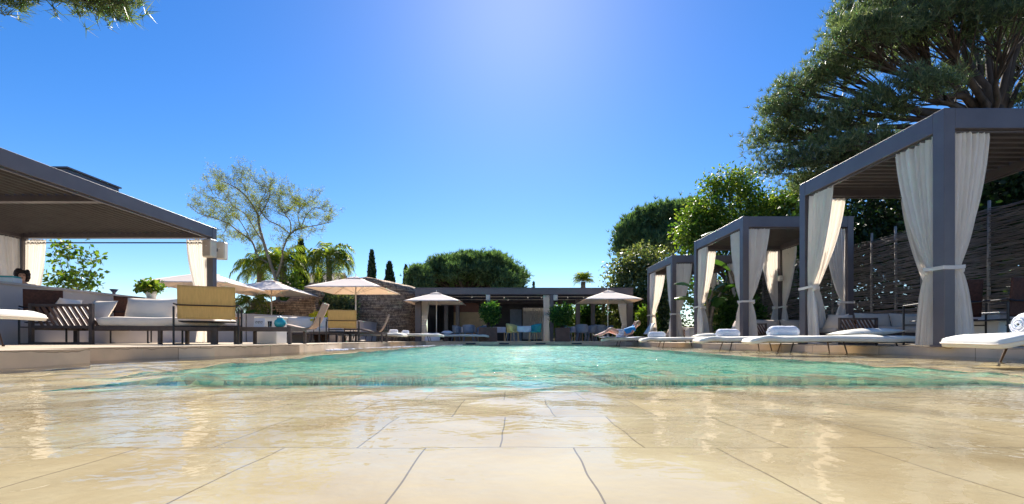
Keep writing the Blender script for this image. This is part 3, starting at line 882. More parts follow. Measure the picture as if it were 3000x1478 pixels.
# woven fence
fx = 9.35
ft = thing('woven_fence', 'tall grey woven twig fence with round posts behind the cabanas', 'fence', (fx, 13, 0))
mb = MB(); sp_ = .72; y0, y1 = -7.4, 8.2
nrow = 185
for k in range(nrow):
    z = .05+2.6*k/nrow
    ph = (k % 2)*math.pi
    pts = []
    y = y0
    a = random.uniform(.6, 1.2); jz = random.uniform(0, 6)
    while y < y1:
        yy = y-(-7.0)
        pts.append((math.cos(math.pi*yy/sp_+ph)*.022*a+random.gauss(0, .008), y, z+random.gauss(0, .009)+.02*math.sin(y*.8+jz)))
        y += sp_/4
    mb.tube(pts, .0088*random.uniform(.8, 1.2), 5, False)
mb.build('woven_panel', M['wicker'], ft, True)
y = -7.0
while y < y1:
    mb = MB(); hh = 2.82+random.uniform(-.05, .07); mb.tube([(0, 0, 0), (random.gauss(0, .01), 0, hh*.5), (0, 0, hh)], [.032, .03, .027], 8); mb.build('post', M['wickpost'], ft, True, (0, y, 0)); y += sp_

mb = MB(); fr_ = random.Random(77)  # low white mounds modelled as the sunlit glitter on the spilling water
for (ua, ub, v_, hz) in ((765, 872, 881.5, .035), (1000, 1170, 871, .03), (872, 1000, 876, .012)):
    for k in range(90):
        f = fr_.random(); u_ = ua+(ub-ua)*f; vv = v_+(-2.5 if ua > 870 else -1)*(f-.5)*2+fr_.gauss(0, .5)
        d_ = -WZ+EYE; d_ = d_*F/(vv-854); r_ = fr_.uniform(.02, .06)
        mb.sell(((u_-1283)/F*d_, d_, WZ+.004), (r_*2.4, r_*2, hz*fr_.uniform(.5, 1.4)), 1, 1, None, 8, 5)
tag(mb.build('spill_glitter', M['white_fab'], None, True), 'thin line of white mounds for sunlit glitter where the pool spills along its left ledge', 'spill_glitter', None, 'stuff')
# ============================================================= LEFT PERGOLA
PGX, PGY, PGZ = -7.71, 11.97, 3.0
def left_pergola():
    W, Lc = 5.1, 8.2
    t = thing('bar_pergola', 'large dark metal louvred pergola over the bar at far left', 'pergola', (PGX, PGY, LZ))
    pw = .16; bh = .27; Z = PGZ
    # origin = far right corner; -x left, -y toward camera
    for (x, y) in ((-pw/2, -pw/2), (-W+pw/2, -pw/2), (-pw/2, -Lc+pw/2), (-W+pw/2, -Lc+pw/2)):
        mb = MB(); mb.rbox((x, y, Z/2), (pw, pw, Z), .006); mb.build('post', M['metal'], t)
    for x in (-pw/2, -W+pw/2):
        mb = MB(); mb.rbox((x, -Lc/2, Z-bh/2-.003), (pw-.01, Lc-2*pw, bh), .006)
        mb.box((x, -Lc/2, Z-bh-.02), (.05, Lc-2*pw, .03)); mb.build('beam', M['metal'], t)
    for y in (-pw/2, -3.2, -Lc+pw/2):
        mb = MB(); mb.rbox((-W/2, y, Z-bh/2-.003), (W-2*pw, pw-.01, bh), .006); mb.build('beam', M['metal'], t)
    mb = MB()
    for (ya, yb) in ((-3.1, -.18), (-Lc+.2, -3.3)):
        n = 30
        for k in range(n):
            x = -W+pw+.08+(W-2*pw-.16)*k/(n-1)
            mb.box((x, (ya+yb)/2, Z-.14), (.155, yb-ya if yb > ya else ya-yb, .018), (0, R(13), 0))
            mb.box((x-.075, (ya+yb)/2, Z-.150), (.014, abs(yb-ya), .055))
    mb.build('louvred_roof', M['louvre'], t)
    mb = MB(); mb.tube([(-W+.2, -pw/2, Z-bh-.12), (-.2, -pw/2, Z-bh-.12)], .018, 6); mb.build('curtain_rail', M['black'], t, True)
    mb = MB(); mb.rbox((-1.15, -2.75, Z+.17), (.9, 1.15, .34), .01); mb.box((-1.15, -2.75, Z+.35), (.96, 1.21, .03)); mb.build('roof_box', M['metal'], t)
    zt = Z-bh-.03; e = .012
    for k, (a0, dv, post) in enumerate([((-pw-e, -pw/2), (-1, 0), (-pw/2, -pw/2)), ((-W+pw+e, -pw/2), (1, 0), (-W+pw/2, -pw/2)), ((-W+pw/2, -pw-e), (0, -1), (-W+pw/2, -pw/2)), ((-pw/2, -pw-e), (0, -1), (-pw/2, -pw/2))]):
        if k == 3: continue
        add_curtain(t, a0, dv, zt, .72, .56 if k != 2 else .7, 90+k, post, pw, wt=.14, wb=.3)
    return t
left_pergola()
# two cream speakers on the pergola's far post
for k, (u, v) in enumerate(((535, 628), (563, 634))):
    p = P(u, v, 11.85 if k == 0 else 12.35)
    t = thing('wall_speaker', ['cream box speaker on the near side of the pergola post', 'cream ribbed box speaker on the far side of the pergola post'][k], 'speaker', (p.x, p.y-.12, p.z), R(-12 if k == 0 else 8))
    mb = MB(); mb.rbox((0, 0, 0), (.27, .2, .46), .02); mb.build('cabinet', M['speaker'], t)
    mb = MB()
    for j in range(9): mb.box((-.11+.0275*j, -.104, 0), (.010, .008, .40))
    mb.build('grille', M['taupe'] if k == 0 else M['speaker'], t)
    mb = MB(); mb.sell((0, -.108, .05), (.03, .01, .03), 1, 1, nu=8, nv=6); mb.build('badge', M['white_fab'], t)
    mb = MB(); mb.box((.0 if k == 0 else -.12, .14, 0), (.06, .16, .08)); mb.build('bracket', M['black'], t)

# bar wall and low garden wall
def wall_run(name, label, cat, pts, th, h, matk, cap=True):
    b = Vector((pts[0][0], pts[0][1], 0))
    t = thing(name, label, cat, (b.x, b.y, LZ))
    mb = MB(); mc = MB()
    for i in range(len(pts)-1):
        a = Vector((pts[i][0], pts[i][1], 0))-b; c = Vector((pts[i+1][0], pts[i+1][1], 0))-b
        d = (c-a); n = Vector((-d.y, d.x, 0)).normalized()*th/2
        e = d.normalized()*.0
        for (m_, z0, z1, k) in ((mb, 0, h, 1.0), (mc, h+.002, h+.042, 1.18)):
            nn = n*k
            q = [a-nn-e, c-nn+e, c+nn+e, a+nn-e]
            m_.prism([(p.x, p.y) for p in q], z0, z1)
    mb.build('wall', M[matk], t)
    if cap: mc.build('coping', M['render'], t)
    return t
wall_run('bar_counter', 'long white rendered bar counter under the left pergola', 'bar counter', [(-9.1, 3.0), (-9.02, 12.4)], .35, 1.06, 'render')
wall_run('garden_wall', 'low beige rendered garden wall running behind the left lounge furniture', 'wall', [(-9.2, 13.0), (-8.1, 13.9), (-6.2, 16.4), (-6.45, 21.5)], .3, .82, 'render')

# dry stone walls
def stone_tower():
    c = Vector((-6.85, 23.6, 0)); t = thing('stone_wall', 'tall rounded dry stone wall left of the restaurant pavilion', 'stone wall', c)
    rx, ry, h = 2.45, 2.2, 3.08
    mb = MB(); n = 110; m = 26
    def fn(s, w):
        th = math.pi*.5+s*math.pi*2.0
        z = h*w*1.0
        top = h*(1-.12*max(0, math.cos(th))**1.0-.10*max(0, -math.cos(th)))
        z = top*w
        k = 1.0-.06*w
        j = 1+.012*math.sin(37*s+11*w*3)+.008*math.sin(91*s-40*w)
        if w > .93: k -= (w-.93)*.9
        return (rx*k*j*math.cos(th), ry*k*j*math.sin(th), z)
    mb.sheet(fn, n, m, .3)
    mb.build('masonry', M['drystone'], t, True)
    return t
stone_tower()
t = thing('stone_wall', 'lower dark dry stone wall behind the palms on the left', 'stone wall', (-8.0, 19.5, 0))
mb = MB()
mb.sheet(lambda s, w: (-3.1+2.75*s, .3*math.sin(3*s)+.02*math.sin(50*s+20*w), w*(1.75+.75*min(1, max(0, (s-.45)*2.2))+.06*math.sin(23*s))), 60, 20, .45)
mb.build('masonry', M['drystone'], t, True)
# small tiled outhouse roof behind
t = thing('garden_house', 'small house with sloping grey roof half hidden behind the palms', 'house', (-11.3, 27, 0))
mb = MB(); mb.box((0, 0, 1.55), (2.6, 3, 3.1)); mb.build('wall', M['tan_panel'], t)
mb = MB(); mb.sheet(lambda s, w: (-1.5+3*s, -1.8+3.6*w, 3.15+.9*(1-abs(2*w-1))), 20, 2, .12); mb.build('roof', M['taupe'], t)
mb = MB(); mb.box((.5, -1.52, 1.4), (1.0, .06, 1.7)); f = mb.build('window', M['pole'], t)
mb = MB(); mb.box((.5, -1.56, 1.4), (.86, .03, 1.56)); mb.build('pane', M['blueglass'], f)
# ============================================================= FURNITURE
def place(o, u, v_unused, d, z=0.0, rot=0.0):
    o.location = ((u-1283)/F*d, d, z); o.rotation_euler = (0, 0, rot)

def make_lounger(seed=0):
    """length along x, head/overhang end at -x. origin at floor centre"""
    t = thing('sun_lounger', '', 'sun lounger')
    r = random.Random(seed)
    ph = [r.uniform(0, 6) for _ in range(5)]
    Lh = 1.2; zt = .335
    def fn(p):
        x = p.x
        s = (-x-.75)/.45
        if s > 0: p = Vector((p.x, p.y*(1-.12*s), p.z*(1+.25*s)-.07*s*s))
        p.z += .012*math.sin(4*x+ph[0])+.008*math.sin(9*x+ph[1]+3*p.y)+.006*math.sin(17*x+ph[2])
        p.y += .012*math.sin(6*x+ph[3])
        return p
    mb = MB(); mb.sell((0, 0, zt-.05), (2*Lh, .78, .105), .35, .16, None, 120, 14, fn); mb.build('mattress', M['mattress'], t, True)
    pp = []
    for k in range(73):
        th = 2*math.pi*k/72; c_, s_ = math.cos(th), math.sin(th)
        q = fn(Vector((Lh*math.copysign(abs(c_)**.16, c_), .39*math.copysign(abs(s_)**.16, s_), 0)))
        pp.append((q.x*1.003, q.y*1.006, q.z+zt-.05))
    mp_ = [c for c in bpy.data.objects if c.parent == t][0]
    mb = MB(); mb.tube(pp, .007, 5, False); mb.build('piping', M['cushion'], mp_, True)
    mb = MB()
    for y in (-.30, .30):
        mb.tube([(-.78, y, .262), (-.3, y, .25), (1.12, y, .25)], .014, 6)
    for x in (-.76, -.3, .2, .7, 1.10): mb.tube([(x, -.30, .25), (x, .30, .25)], .011, 6)
    for y in (-.2, -.1, 0, .1, .2): mb.box((.17, y, .262), (1.85, .035, .006))
    mb.build('frame', M['iron'], t)
    for x, dx in ((-.55, -.07), (.15, .05), (.85, .08)):
        for y in (-.29, .29):
            mb = MB(); mb.tube([(x, y, .25), (x+dx, y*1.12, 0.0)], [.013, .009], 6); mb.tube([(x+dx, y*1.12, 0), (x+dx, y*1.12, .012)], .016, 8)
            mb.build('leg', M['iron'], t)
    return t
def make_roll(seed=0, Lr=.46, rad=.085):
    r = random.Random(seed); mb = MB(); ph = r.uniform(0, 6)
    n = 40; m = 22
    def fn(s, w):
        x = -Lr/2+Lr*w
        e = min(w, 1-w)
        k = (1-max(0, 1-e/.16)**3)*.9+.1
        th = 2*math.pi*s
        rr = rad*k*(1+.02*math.sin(3*th+ph)+.018*math.sin(14*w+ph+th)+.01*math.sin(31*w))
        z = rr*math.sin(th)
        if z < -.055: z = -.055-(-.055-z)*.2
        return (x, rr*math.cos(th)*1.08, z+.06)
    mb.sheet(fn, n, m)
    # spiral end
    for sg in (-1, 1):
        pts = []
        for k in range(60):
            a = k*.32; q = .012+.062*k/60
            pts.append((sg*(Lr/2*(1.0)-.012*k/60), q*math.cos(a), .06+q*math.sin(a)*.95))
        mb.tube(pts, .007, 5)
    o = mb.build('towel_roll', M['white_fab'], None, True)
    return o
lg = 'low sun loungers along the right edge of the pool'
LD = [  # xcentre, y, rot, label
    (5.55, 4.25, -4, 'nearest sun lounger at the far right with drooping white mattress end'),
    (5.22, 7.55, -14, 'sun lounger in front of the nearest cabana with a large white towel roll'),
    (5.15, 9.55, -8, 'sun lounger between the nearest and middle cabanas, second row back'),
    (5.0, 13.2, -8, 'sun lounger in front of the middle cabana'),
    (4.55, 16.6, -4, 'sun lounger carrying the reclining person in blue'),
]
proto = make_lounger(1)
LOUNGERS = []
for i, (x, y, a, lab) in enumerate(LD):
    o = proto if i == 0 else dup(proto, (0, 0, 0))
    o.location = (x, y, SZ+.002 if True else 0); o.rotation_euler = (0, 0, R(a)); relabel(o, lab, lg); LOUNGERS.append(o)
def on_lounger(o, L_, lx, ly, lz=.375):
    c, s = math.cos(o.rotation_euler.z), math.sin(o.rotation_euler.z)
    return (o.location.x+c*lx-s*ly, o.location.y+s*lx+c*ly, o.location.z+lz)
rolls = [(0, -.42, .46, 1.35), (1, -.62, .46, 1.15), (2, -.55, .44, 1.1), (3, -.72, .44, 1.1), (4, .72, .42, 1.0)]
rl = ['big white rolled towel on the nearest right lounger', 'white rolled towel on the lounger before the nearest cabana', 'white rolled towel on the lounger between the first two cabanas', 'white rolled towel on the lounger before the middle cabana', 'white rolled towel beside the reclining person in blue']
for k, (li, lx, ln, sc) in enumerate(rolls):
    o = make_roll(k); p = on_lounger(LOUNGERS[li], 0, lx, 0, .333)
    o.location = p; o.rotation_euler = (0, 0, R([-8, 12, 15, 10, 0][k])); o.scale = (sc,)*3
    tag(o, rl[k], 'towel', 'rolled white towels on the right loungers')
pil = [(1, .62), (2, .75), (3, .72)]
for k, (li, lx) in enumerate(pil):
    mb = MB(); mb.pillow((0, 0, 0), (.95 if k == 0 else .8, .5, .13), seed=k); o = mb.build('cushion', M['mattress'], None, True)
    p = on_lounger(LOUNGERS[li], 0, lx, .1, .385); o.location = p; o.rotation_euler = (0, R(-3), R(-8))
    tag(o, ['flat cream cushion on the lounger before the nearest cabana', 'flat cream cushion on the lounger between the first two cabanas', 'flat cream cushion on the lounger before the middle cabana'][k], 'cushion', 'flat cream cushions on the right loungers')

# ---- slatted sofa
def make_sofa(seed=0, seat_len=2.0, back='cushion'):
    """faces -y. slatted end panel at left (x<0) seen from the front. origin = left front foot"""
    t = thing('slatted_sofa', '', 'sofa')
    pw = .055; W = .98; H = .70
    # panel frame
    mb = MB()
    mb.box((0, 0, H/2), (pw, pw, H)); mb.box((W, 0, H/2), (pw, pw, H))
    mb.box((W/2, 0, H-pw/2-.002), (W-pw, pw*.8, pw*.8)); mb.box((W/2, 0, .30), (W-pw, pw*.8, .05)); mb.box((W/2, 0, .022), (W-pw, pw*.8, .04))
    mb.build('side_frame', M['darkwood'], t)
    mb = MB()
    n = 11
    for k in range(n):
        x0 = .06+(W+.02)*k/(n-1); 
        a = Vector((x0-.22, .05, H-.04)); c = Vector((x0+.02, .035, .27))
        if a.x < .04:
            f = (.04-a.x)/(c.x-a.x) if c.x > .05 else 2
            if f > .8: continue
            a = a.lerp(c, f)
        d = (c-a); ang = math.atan2(d.x, -d.z)
        mid = (a+c)/2
        mb.box(mid, (.042, .018, d.length), (0, -ang, 0))
    mb.build('slats', M['wood'], t)
    # seat platforms
    mb = MB()
    mb.box((W+seat_len/2+.03, .03, .285), (seat_len, .05, .07)); mb.box((W+seat_len/2+.03, .86, .285), (seat_len, .05, .07))
    mb.box((W+seat_len+.03-.025, .445, .285), (.05, .78, .07))
    mb.box((W/2, .86, .285), (W, .05, .07)); mb.box((.02, .445, .285), (.05, .78, .07))
    for k in range(16): mb.box((.12+(W+seat_len-.2)*k/15, .445, .305), (.06, .78, .016))
    mb.build('seat_frame', M['darkwood'], t)
    mb = MB(); mb.box((W/2+seat_len/2, .93, .50), (W+seat_len, .03, .05))
    for k in range(26): mb.box((.03+(W+seat_len-.06)*k/25, .925, .41), (.03, .014, .2))
    mb.build('back_rail', M['wood'], t)
    for (x, y) in ((0, .86), (W+seat_len, .03), (W+seat_len, .86)):
        mb = MB(); mb.box((x, y, .125), (pw, pw, .25)); mb.build('leg', M['darkwood'], t)
    r = random.Random(seed)
    for (x0, x1) in ((.06, W-.01), (W+.01, W+seat_len)):
        yc_, yw = (.56, .62) if x0 < .1 else (.44, .86)
        mb = MB(); ph = r.uniform(0, 6)
        def fn(p, ph=ph):
            p.z += .008*math.sin(5*p.x+ph)+.006*math.sin(9*p.y+ph); return p
        mb.sell(((x0+x1)/2, yc_, .385), (x1-x0, yw, .18), .35, .18, None, 64, 12, fn); mb.build('seat_cushion', M['cushion'], t, True)
    xs = [(W+.02, W+seat_len*.5), (W+seat_len*.5+.02, W+seat_len)]
    for k, (x0, x1) in enumerate(xs):
        mb = MB(); mb.pillow(((x0+x1)/2, .68, .62), ((x1-x0)*1.0, .50, .40), (R(76), r.uniform(-.04, .04), r.uniform(-.05, .05)), seed=seed*3+k); mb.build('back_cushion', M['cushion'], t, True)
    for k, (x, y, a) in enumerate(((.20, .40, 62), (.58, .66, 20))):
        mb = MB(); mb.pillow((x, y, .62), (.44, .6, .18), (R(r.uniform(-6, 6)), R(-62), R([8, 70][k])), seed=seed*5+k+9); mb.build('side_cushion', M['cushion'], t, True)
    return t
sofa = make_sofa(1)
sofa.location = (-8.15, 7.75, LZ); sofa.rotation_euler = (0, 0, R(3))
relabel(sofa, 'large slatted sofa with cream cushions, nearest on the left', 'slatted outdoor sofas with cream cushions')
dup(sofa, (-8.25, 14.1, LZ), R(2), 'small-looking slatted sofa with cream cushions in mid-left, behind two low tables', scale=.95)
dup(sofa, (6.1, 8.42, 0), R(3), 'slatted sofa inside the nearest right cabana', scale=.72)
dup(sofa, (6.5, 12.9, 0), R(4), 'slatted sofa inside the middle right cabana', scale=.8)
dup(sofa, (6.55, 18.6, 0), R(4), 'slatted sofa inside the farthest right cabana', scale=.72)

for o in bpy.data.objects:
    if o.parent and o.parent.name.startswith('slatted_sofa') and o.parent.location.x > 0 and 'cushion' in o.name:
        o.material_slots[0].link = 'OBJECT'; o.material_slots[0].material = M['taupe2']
# ---- sling armchair, faces +y (its back towards -y)
def make_armchair(slm, w=.92):
    t = thing('sling_armchair', '', 'armchair')
    fr = M['black']
    for sx in (-1, 1):
        x = sx*(w/2+.045)
        mb = MB(); mb.tube([(x, -.42, .012), (x, .34, .012)], .013, 6); mb.build('floor_runner', fr, t)
        mb = MB(); mb.tube([(x, -.42, .66), (x, .34, .64)], .013, 6); mb.build('arm', fr, t)
        for y in (-.42, .34):
            mb = MB(); mb.tube([(x, y, 0), (x, y, .62 if y < 0 else .64)], .015, 6); mb.build('leg', fr, t)
    mb = MB()
    mb.tube([(-w/2-.045, -.42, .66), (-w/2+.03, -.455, .64), (w/2-.03, -.455, .64), (w/2+.045, -.42, .66)], .012, 6)
    mb.build('back_bar', fr, t)
    for y, z in ((-.40, .30), (.33, .33)):
        mb = MB(); mb.tube([(-w/2-.045, y, z), (w/2+.045, y, z)], .010, 6); mb.build('cross_bar', fr, t)
    mb = MB()
    mb.sheet(lambda s, q: (-w/2+w*s, -.40-.04*q+.012*math.sin(math.pi*s), .42+.54*q), 12, 10, .014); mb.build('backrest', M[slm], t, True)
    mb = MB()
    mb.sheet(lambda s, q: (-w/2+w*s, -.34+.62*q, .395-.008*math.sin(math.pi*q)), 8, 8, .014); mb.build('seat', M['black'], t, True)
    return t
ya = make_armchair('yellow', .80); ya.location = (-5.17, 7.85, LZ); ya.rotation_euler = (0, 0, R(27)); relabel(ya, 'large yellow sling armchair with black frame seen from behind, nearest left', 'yellow sling armchairs on the left deck')
dup(ya, (-4.98, 13.6, LZ), R(16), 'smaller yellow sling armchair with black frame, farther along the left deck', scale=.98)
ba = make_armchair('brown_sling', .5); ba.location = (-8.46, 8.35, LZ); ba.rotation_euler = (0, 0, R(36)); ba.scale = (1, 1, 1); relabel(ba, 'dark brown sling chair against the bar, nearest at far left', 'dark brown sling chairs')
dup(ba, (-8.55, 10.3, LZ), R(34), 'dark brown sling chair against the bar, under the potted plant', scale=1.06)
dup(ba, (6.95, 7.35, 0), R(-10), 'dark brown sling chair in the nearest cabana, left of its front post', scale=1.05)
dup(ba, (7.12, 6.75, 0), R(8), 'dark brown sling chair in the nearest cabana, right of its front post', scale=1.0)

def make_sling_lounge(slm):
    """low lounge chair facing -x, seen in profile"""
    t = thing('lounge_chair', '', 'lounge chair')
    prof = [(-.95, .47), (-.5, .46), (-.05, .36), (.12, .35), (.24, .40), (.36, .60), (.52, .98)]
    def cr(q):
        x = q*(len(prof)-1); i = min(int(x), len(prof)-2); f = x-i
        p0 = prof[max(i-1, 0)]; p1 = prof[i]; p2 = prof[i+1]; p3 = prof[min(i+2, len(prof)-1)]
        return [.5*((2*p1[k])+(-p0[k]+p2[k])*f+(2*p0[k]-5*p1[k]+4*p2[k]-p3[k])*f*f+(-p0[k]+3*p1[k]-3*p2[k]+p3[k])*f**3) for k in (0, 1)]
    mb = MB(); mb.sheet(lambda s, q: (cr(q)[0], -.29+.58*s, cr(q)[1]), 6, 30, .02); mb.build('sling', M[slm], t, True)
    for sy in (-.32, .32):
        mb = MB(); mb.tube([(-.85, sy, .012), (.45, sy, .012)], .012, 6); mb.tube([(-.95, sy, .45), (-.5, sy, .44), (-.05, sy, .34), (.2, sy, .36)], .012, 6); mb.build('side_rail', M['black'], t)
        for x, z in ((-.8, .44), (.1, .33), (.42, .62)):
            mb = MB(); mb.tube([(x, sy, .0), (x+.03, sy, z)], .012, 6); mb.build('leg', M['black'], t)
    return t
lc = make_sling_lounge('lilac_sling'); lc.location = (-5.1, 11.3, LZ); lc.rotation_euler = (0, 0, R(8)); relabel(lc, 'grey sling lounge chair in profile beside the second slatted sofa', 'grey sling lounge chairs on the left deck')
dup(lc, (-4.85, 16.3, LZ), R(10), 'smaller grey sling lounge chair in front of the rounded stone wall')

# ---- tables
def make_table(Lx, Ly, h, slat=True):
    t = thing('low_table', '', 'table')
    mb = MB()
    mb.box((0, -Ly/2+.025, h-.035), (Lx, .05, .07)); mb.box((0, Ly/2-.025, h-.035), (Lx, .05, .07))
    mb.box((-Lx/2+.025, 0, h-.035), (.05, Ly-.1, .07)); mb.box((Lx/2-.025, 0, h-.035), (.05, Ly-.1, .07))
    n = int(Lx/.075)
    for k in range(n): mb.box((-Lx/2+.09+(Lx-.18)*k/(n-1), 0, h-.015), (.05, Ly-.1, .02))
    mb.build('table_top', M['darkwood'], t)
    for x in (-Lx/2+.025, Lx/2-.025):
        for y in (-Ly/2+.025, Ly/2-.025):
            mb = MB(); mb.box((x, y, (h-.07)/2), (.05, .05, h-.07)); mb.build('leg', M['darkwood'], t)
    return t
tb = make_table(1.0, .7, .31); tb.location = (-5.5, 8.1, LZ); relabel(tb, 'low dark table behind the nearest yellow armchair, holding a towel and bag', 'low dark slatted tables on the left deck')
dup(tb, (-4.45, 8.5, LZ), R(2), 'low dark table right of the nearest yellow armchair, with the teal jug')
dup(tb, (-5.35, 13.6, LZ), R(0), 'low dark table beside the smaller yellow armchair')
dup(tb, (-4.35, 14.0, LZ), R(3), 'low dark table right of the smaller yellow armchair')
# things on the tables
mb = MB(); mb.pillow((0, 0, .05), (.38, .28, .13), seed=4); o = mb.build('bag', M['white_shirt'], None, True); o.location = (-5.62, 8.05, LZ+.31); tag(o, 'pale soft bag lying on the low table behind the yellow armchair', 'bag')
mb = MB(); mb.pillow((0, 0, .05), (.30, .26, .12), seed=5); o = mb.build('folded_towel', M['white_fab'], None, True); o.location = (-5.25, 8.05, LZ+.31); tag(o, 'crumpled white towel on the low table behind the yellow armchair', 'towel')
t = thing('menu_stand', 'small framed card with dark letters on the low table', 'menu stand', (-4.6, 8.35, LZ+.31), R(5))
mb = MB(); mb.rbox((0, 0, .085), (.19, .012, .17), .003, (R(-10), 0, 0)); mb.build('card', M['paper'], t)
mb = MB(); mb.box((0, .03, .006), (.2, .09, .012)); mb.build('base', M['glass'], t)
mb = MB()
for x in (-.045, 0, .045):       # a row of dark characters on the card
    mb.tube([(x+.015*math.cos(a*.7), -.012, .09+.02*math.sin(a*.7)) for a in range(8)], .004, 4)
mb.build('lettering', M['black'], t)
t = thing('water_jug', 'round teal glass jug on the low table', 'jug', (-4.22, 8.35, LZ+.31))
mb = MB(); mb.lathe([(.05, 0), (.085, .02), (.10, .07), (.09, .12), (.05, .155), (.045, .17)], n=20); mb.build('body', M['tealglass'], t, True)
mb = MB(); mb.lathe([(.048, .17), (.05, .18), (.02, .195), (.012, .21)], n=14); mb.build('lid', M['pot'], t, True)
t = thing('glass_tumbler', 'clear tumbler standing left of the teal jug', 'glass', (-4.38, 8.3, LZ+.31))
mb = MB(); mb.lathe([(.03, 0), (.037, .11), (.034, .11), (.028, .01)], n=16); mb.build('cup', M['glass'], t, True)
t = thing('white_side_table', 'white block side table between the low tables', 'side table', (-4.87, 9.3, LZ))
mb = MB(); mb.rbox((0, 0, .26), (.42, .42, .52), .01); mb.build('block', M['pot'], t)
mb = MB(); mb.rbox((0, 0, .535), (.46, .46, .025), .005); mb.build('top', M['pot'], t)
# potted plant and dish on the bar
t = thing('potted_plant', 'leafy pale green plant in a white pot on the bar counter', 'potted plant', (-9.06, 11.5, LZ+1.102), 0, None, .85)
mb = MB(); mb.lathe([(.10, 0), (.16, .22), (.165, .235), (.15, .235), (.14, .20)], n=22); mb.build('pot', M['pot'], t, True)
bush('', '', '', (0, 0, 0), (.33, .3, .13), 520, .12, M['bright'], parent=t, base_z=.22, aspect=.7)
t = thing('small_bowl', 'small dark footed bowl on the bar counter', 'bowl', (-9.05, 10.4, LZ+1.102))
mb = MB(); mb.lathe([(.05, 0), (.03, .03), (.03, .05), (.085, .13), (.08, .13), (.025, .06)], n=16); mb.build('bowl', M['dish'], t, True)
# left foreground lounger with roll
lg2 = 'sun loungers on the left deck'
mbx = dup(proto, (-6.95, 5.35, LZ), R(180+2), 'near sun lounger cut off by the left frame edge', lg2, 1.0)
mbx.scale = (1.0, 1.0, 1.42)
for ch in bpy.data.objects:
    if ch.parent == mbx and ch.name.startswith('mattress'): ch.scale = (1, 1, .62); ch.location = (0, 0, .285*.38)
o = make_roll(11); o.location = (-6.55, 5.3, LZ+.44); o.scale = (1.25,)*3; o.rotation_euler = (0, 0, R(5)); tag(o, 'white rolled towel on the lounger at the left frame edge', 'towel')
for k, (x, y, a, lab) in enumerate([(-4.5, 15.0, 176, 'sun lounger with lilac mattress behind the smaller yellow armchair'), (-3.6, 17.3, 182, 'sun lounger at the far left corner of the pool with two towel rolls'), (-2.0, 20.0, 180, 'sun lounger on the far deck under the small left parasol')]):
    dup(proto, (x, y, LZ), R(a), lab, lg2, .9)
for k, (u, d) in enumerate(((990, 17.3), (1020, 17.35))):
    o = make_roll(20+k, .3, .085); o.location = ((u-1283)/F*d, d, LZ+.30); o.rotation_euler = (0, 0, R(20)); o.scale = (1.1 if k == 0 else .9,)*3
    tag(o, ['larger white towel roll on the far left lounger', 'smaller white towel roll on the far left lounger'][k], 'towel')
# draped towel over far lounger
mb = MB()
mb.sheet(lambda s, q: (-.32+.64*s+.03*math.sin(7*q), (-.42 if q < .5 else -.42+1.0*(q-.5)*2), (.02+.34*(q*2) if q < .5 else .36)+.01*math.sin(9*s)), 12, 16, .012)
o = mb.build('draped_towel', M['table_white'], None, True); o.location = (-3.45, 19.85, LZ); o.location.x = (1091-1283)/F*19.9; tag(o, 'lilac white towel draped over the side of the far lounger', 'towel')
mb = MB(); mb.pillow((0, 0, .06), (.5, .35, .16), seed=8); o = mb.build('cushion', M['table_white'], None, True); o.location = ((1125-1283)/F*20.0, 20.0, LZ+.33); tag(o, 'pale blue cushion on the far lounger under the left parasol', 'cushion')

# ---- parasols
def make_parasol(w=2.6, edge=1.85, top=2.36, seed=0):
    t = thing('parasol', '', 'parasol')
    mb = MB(); mb.tube([(0, 0, 0), (0, 0, top-.02)], .024, 10); mb.build('pole', M['pole'], t, True)
    mb = MB(); mb.rbox((0, 0, .03), (.55, .55, .06), .01); mb.tube([(0, 0, .06), (0, 0, .3)], .035, 10); mb.build('base', M['pole'], t)
    mb = MB(); h = w/2; n = 12
    for k in range(4):
        rot = Matrix.Rotation(k*math.pi/2, 3, 'Z')
        def fn(s, q, rot=rot):
            # q 0 at rim, 1 near the top
            hw = h*(1-q)+.16*q
            x = (2*s-1)*hw; y = -hw
            z = edge+(top-.07-edge)*(q**.94)
            z -= .016*(1-(2*s-1)**2)*math.sin(math.pi*min(q+.12, 1))*1.0
            return rot @ Vector((x, y, z))
        mb.sheet(fn, 12, 10, .006)
        def fv(s, q, rot=rot):
            hw = h*(1)+0*q
            return rot @ Vector(((2*s-1)*hw, -hw-.002, edge-.035*(1-(2*s-1)**2)*0.37-.055*q))
    mb.build('canopy', M['canopy'], t, True)
    mb = MB()
    for k in range(4):
        rot = Matrix.Rotation(k*math.pi/2, 3, 'Z')
        mb.sheet(lambda s, q, rot=rot: rot @ Vector(((2*s-1)*(.26*(1-q)+.01), -(.26*(1-q)+.01), top-.075+.085*q-.02*(1-(2*s-1)**2)*(1-q))), 8, 4, .005)
    mb.build('vent_cap', M['canopy'], t, True)
    mb = MB(); mb.lathe([(.012, 0), (.014, .06), (.022, .075), (.012, .10), (.003, .11)], (0, 0, top), 10); mb.build('finial', M['pole'], t, True)
    for k in range(8):
        a = k*math.pi/4+math.pi/4
        l = h*(1.414 if k % 2 == 0 else 1)-.03
        zt = edge-.01 if k % 2 == 0 else edge-.045
        mb = MB(); mb.tube([(0, 0, top-.10), (math.cos(a)*l, math.sin(a)*l, zt)], .010, 5)
        m_ = .5; q = (math.cos(a)*l*m_, math.sin(a)*l*m_, top-.10+(zt-top+.10)*m_)
        mb.tube([(0, 0, edge-.12), q], .008, 5); mb.build('rib', M['pole'], t)
    return t
pg = 'square cream parasols'
pr = make_parasol()
def put(o, u, d, rot, lab, sc=1.0):
    o.location = ((u-1283)/F*d, d, LZ); o.rotation_euler = (0, 0, R(rot)); o.scale = (sc,)*3; relabel(o, lab, pg)
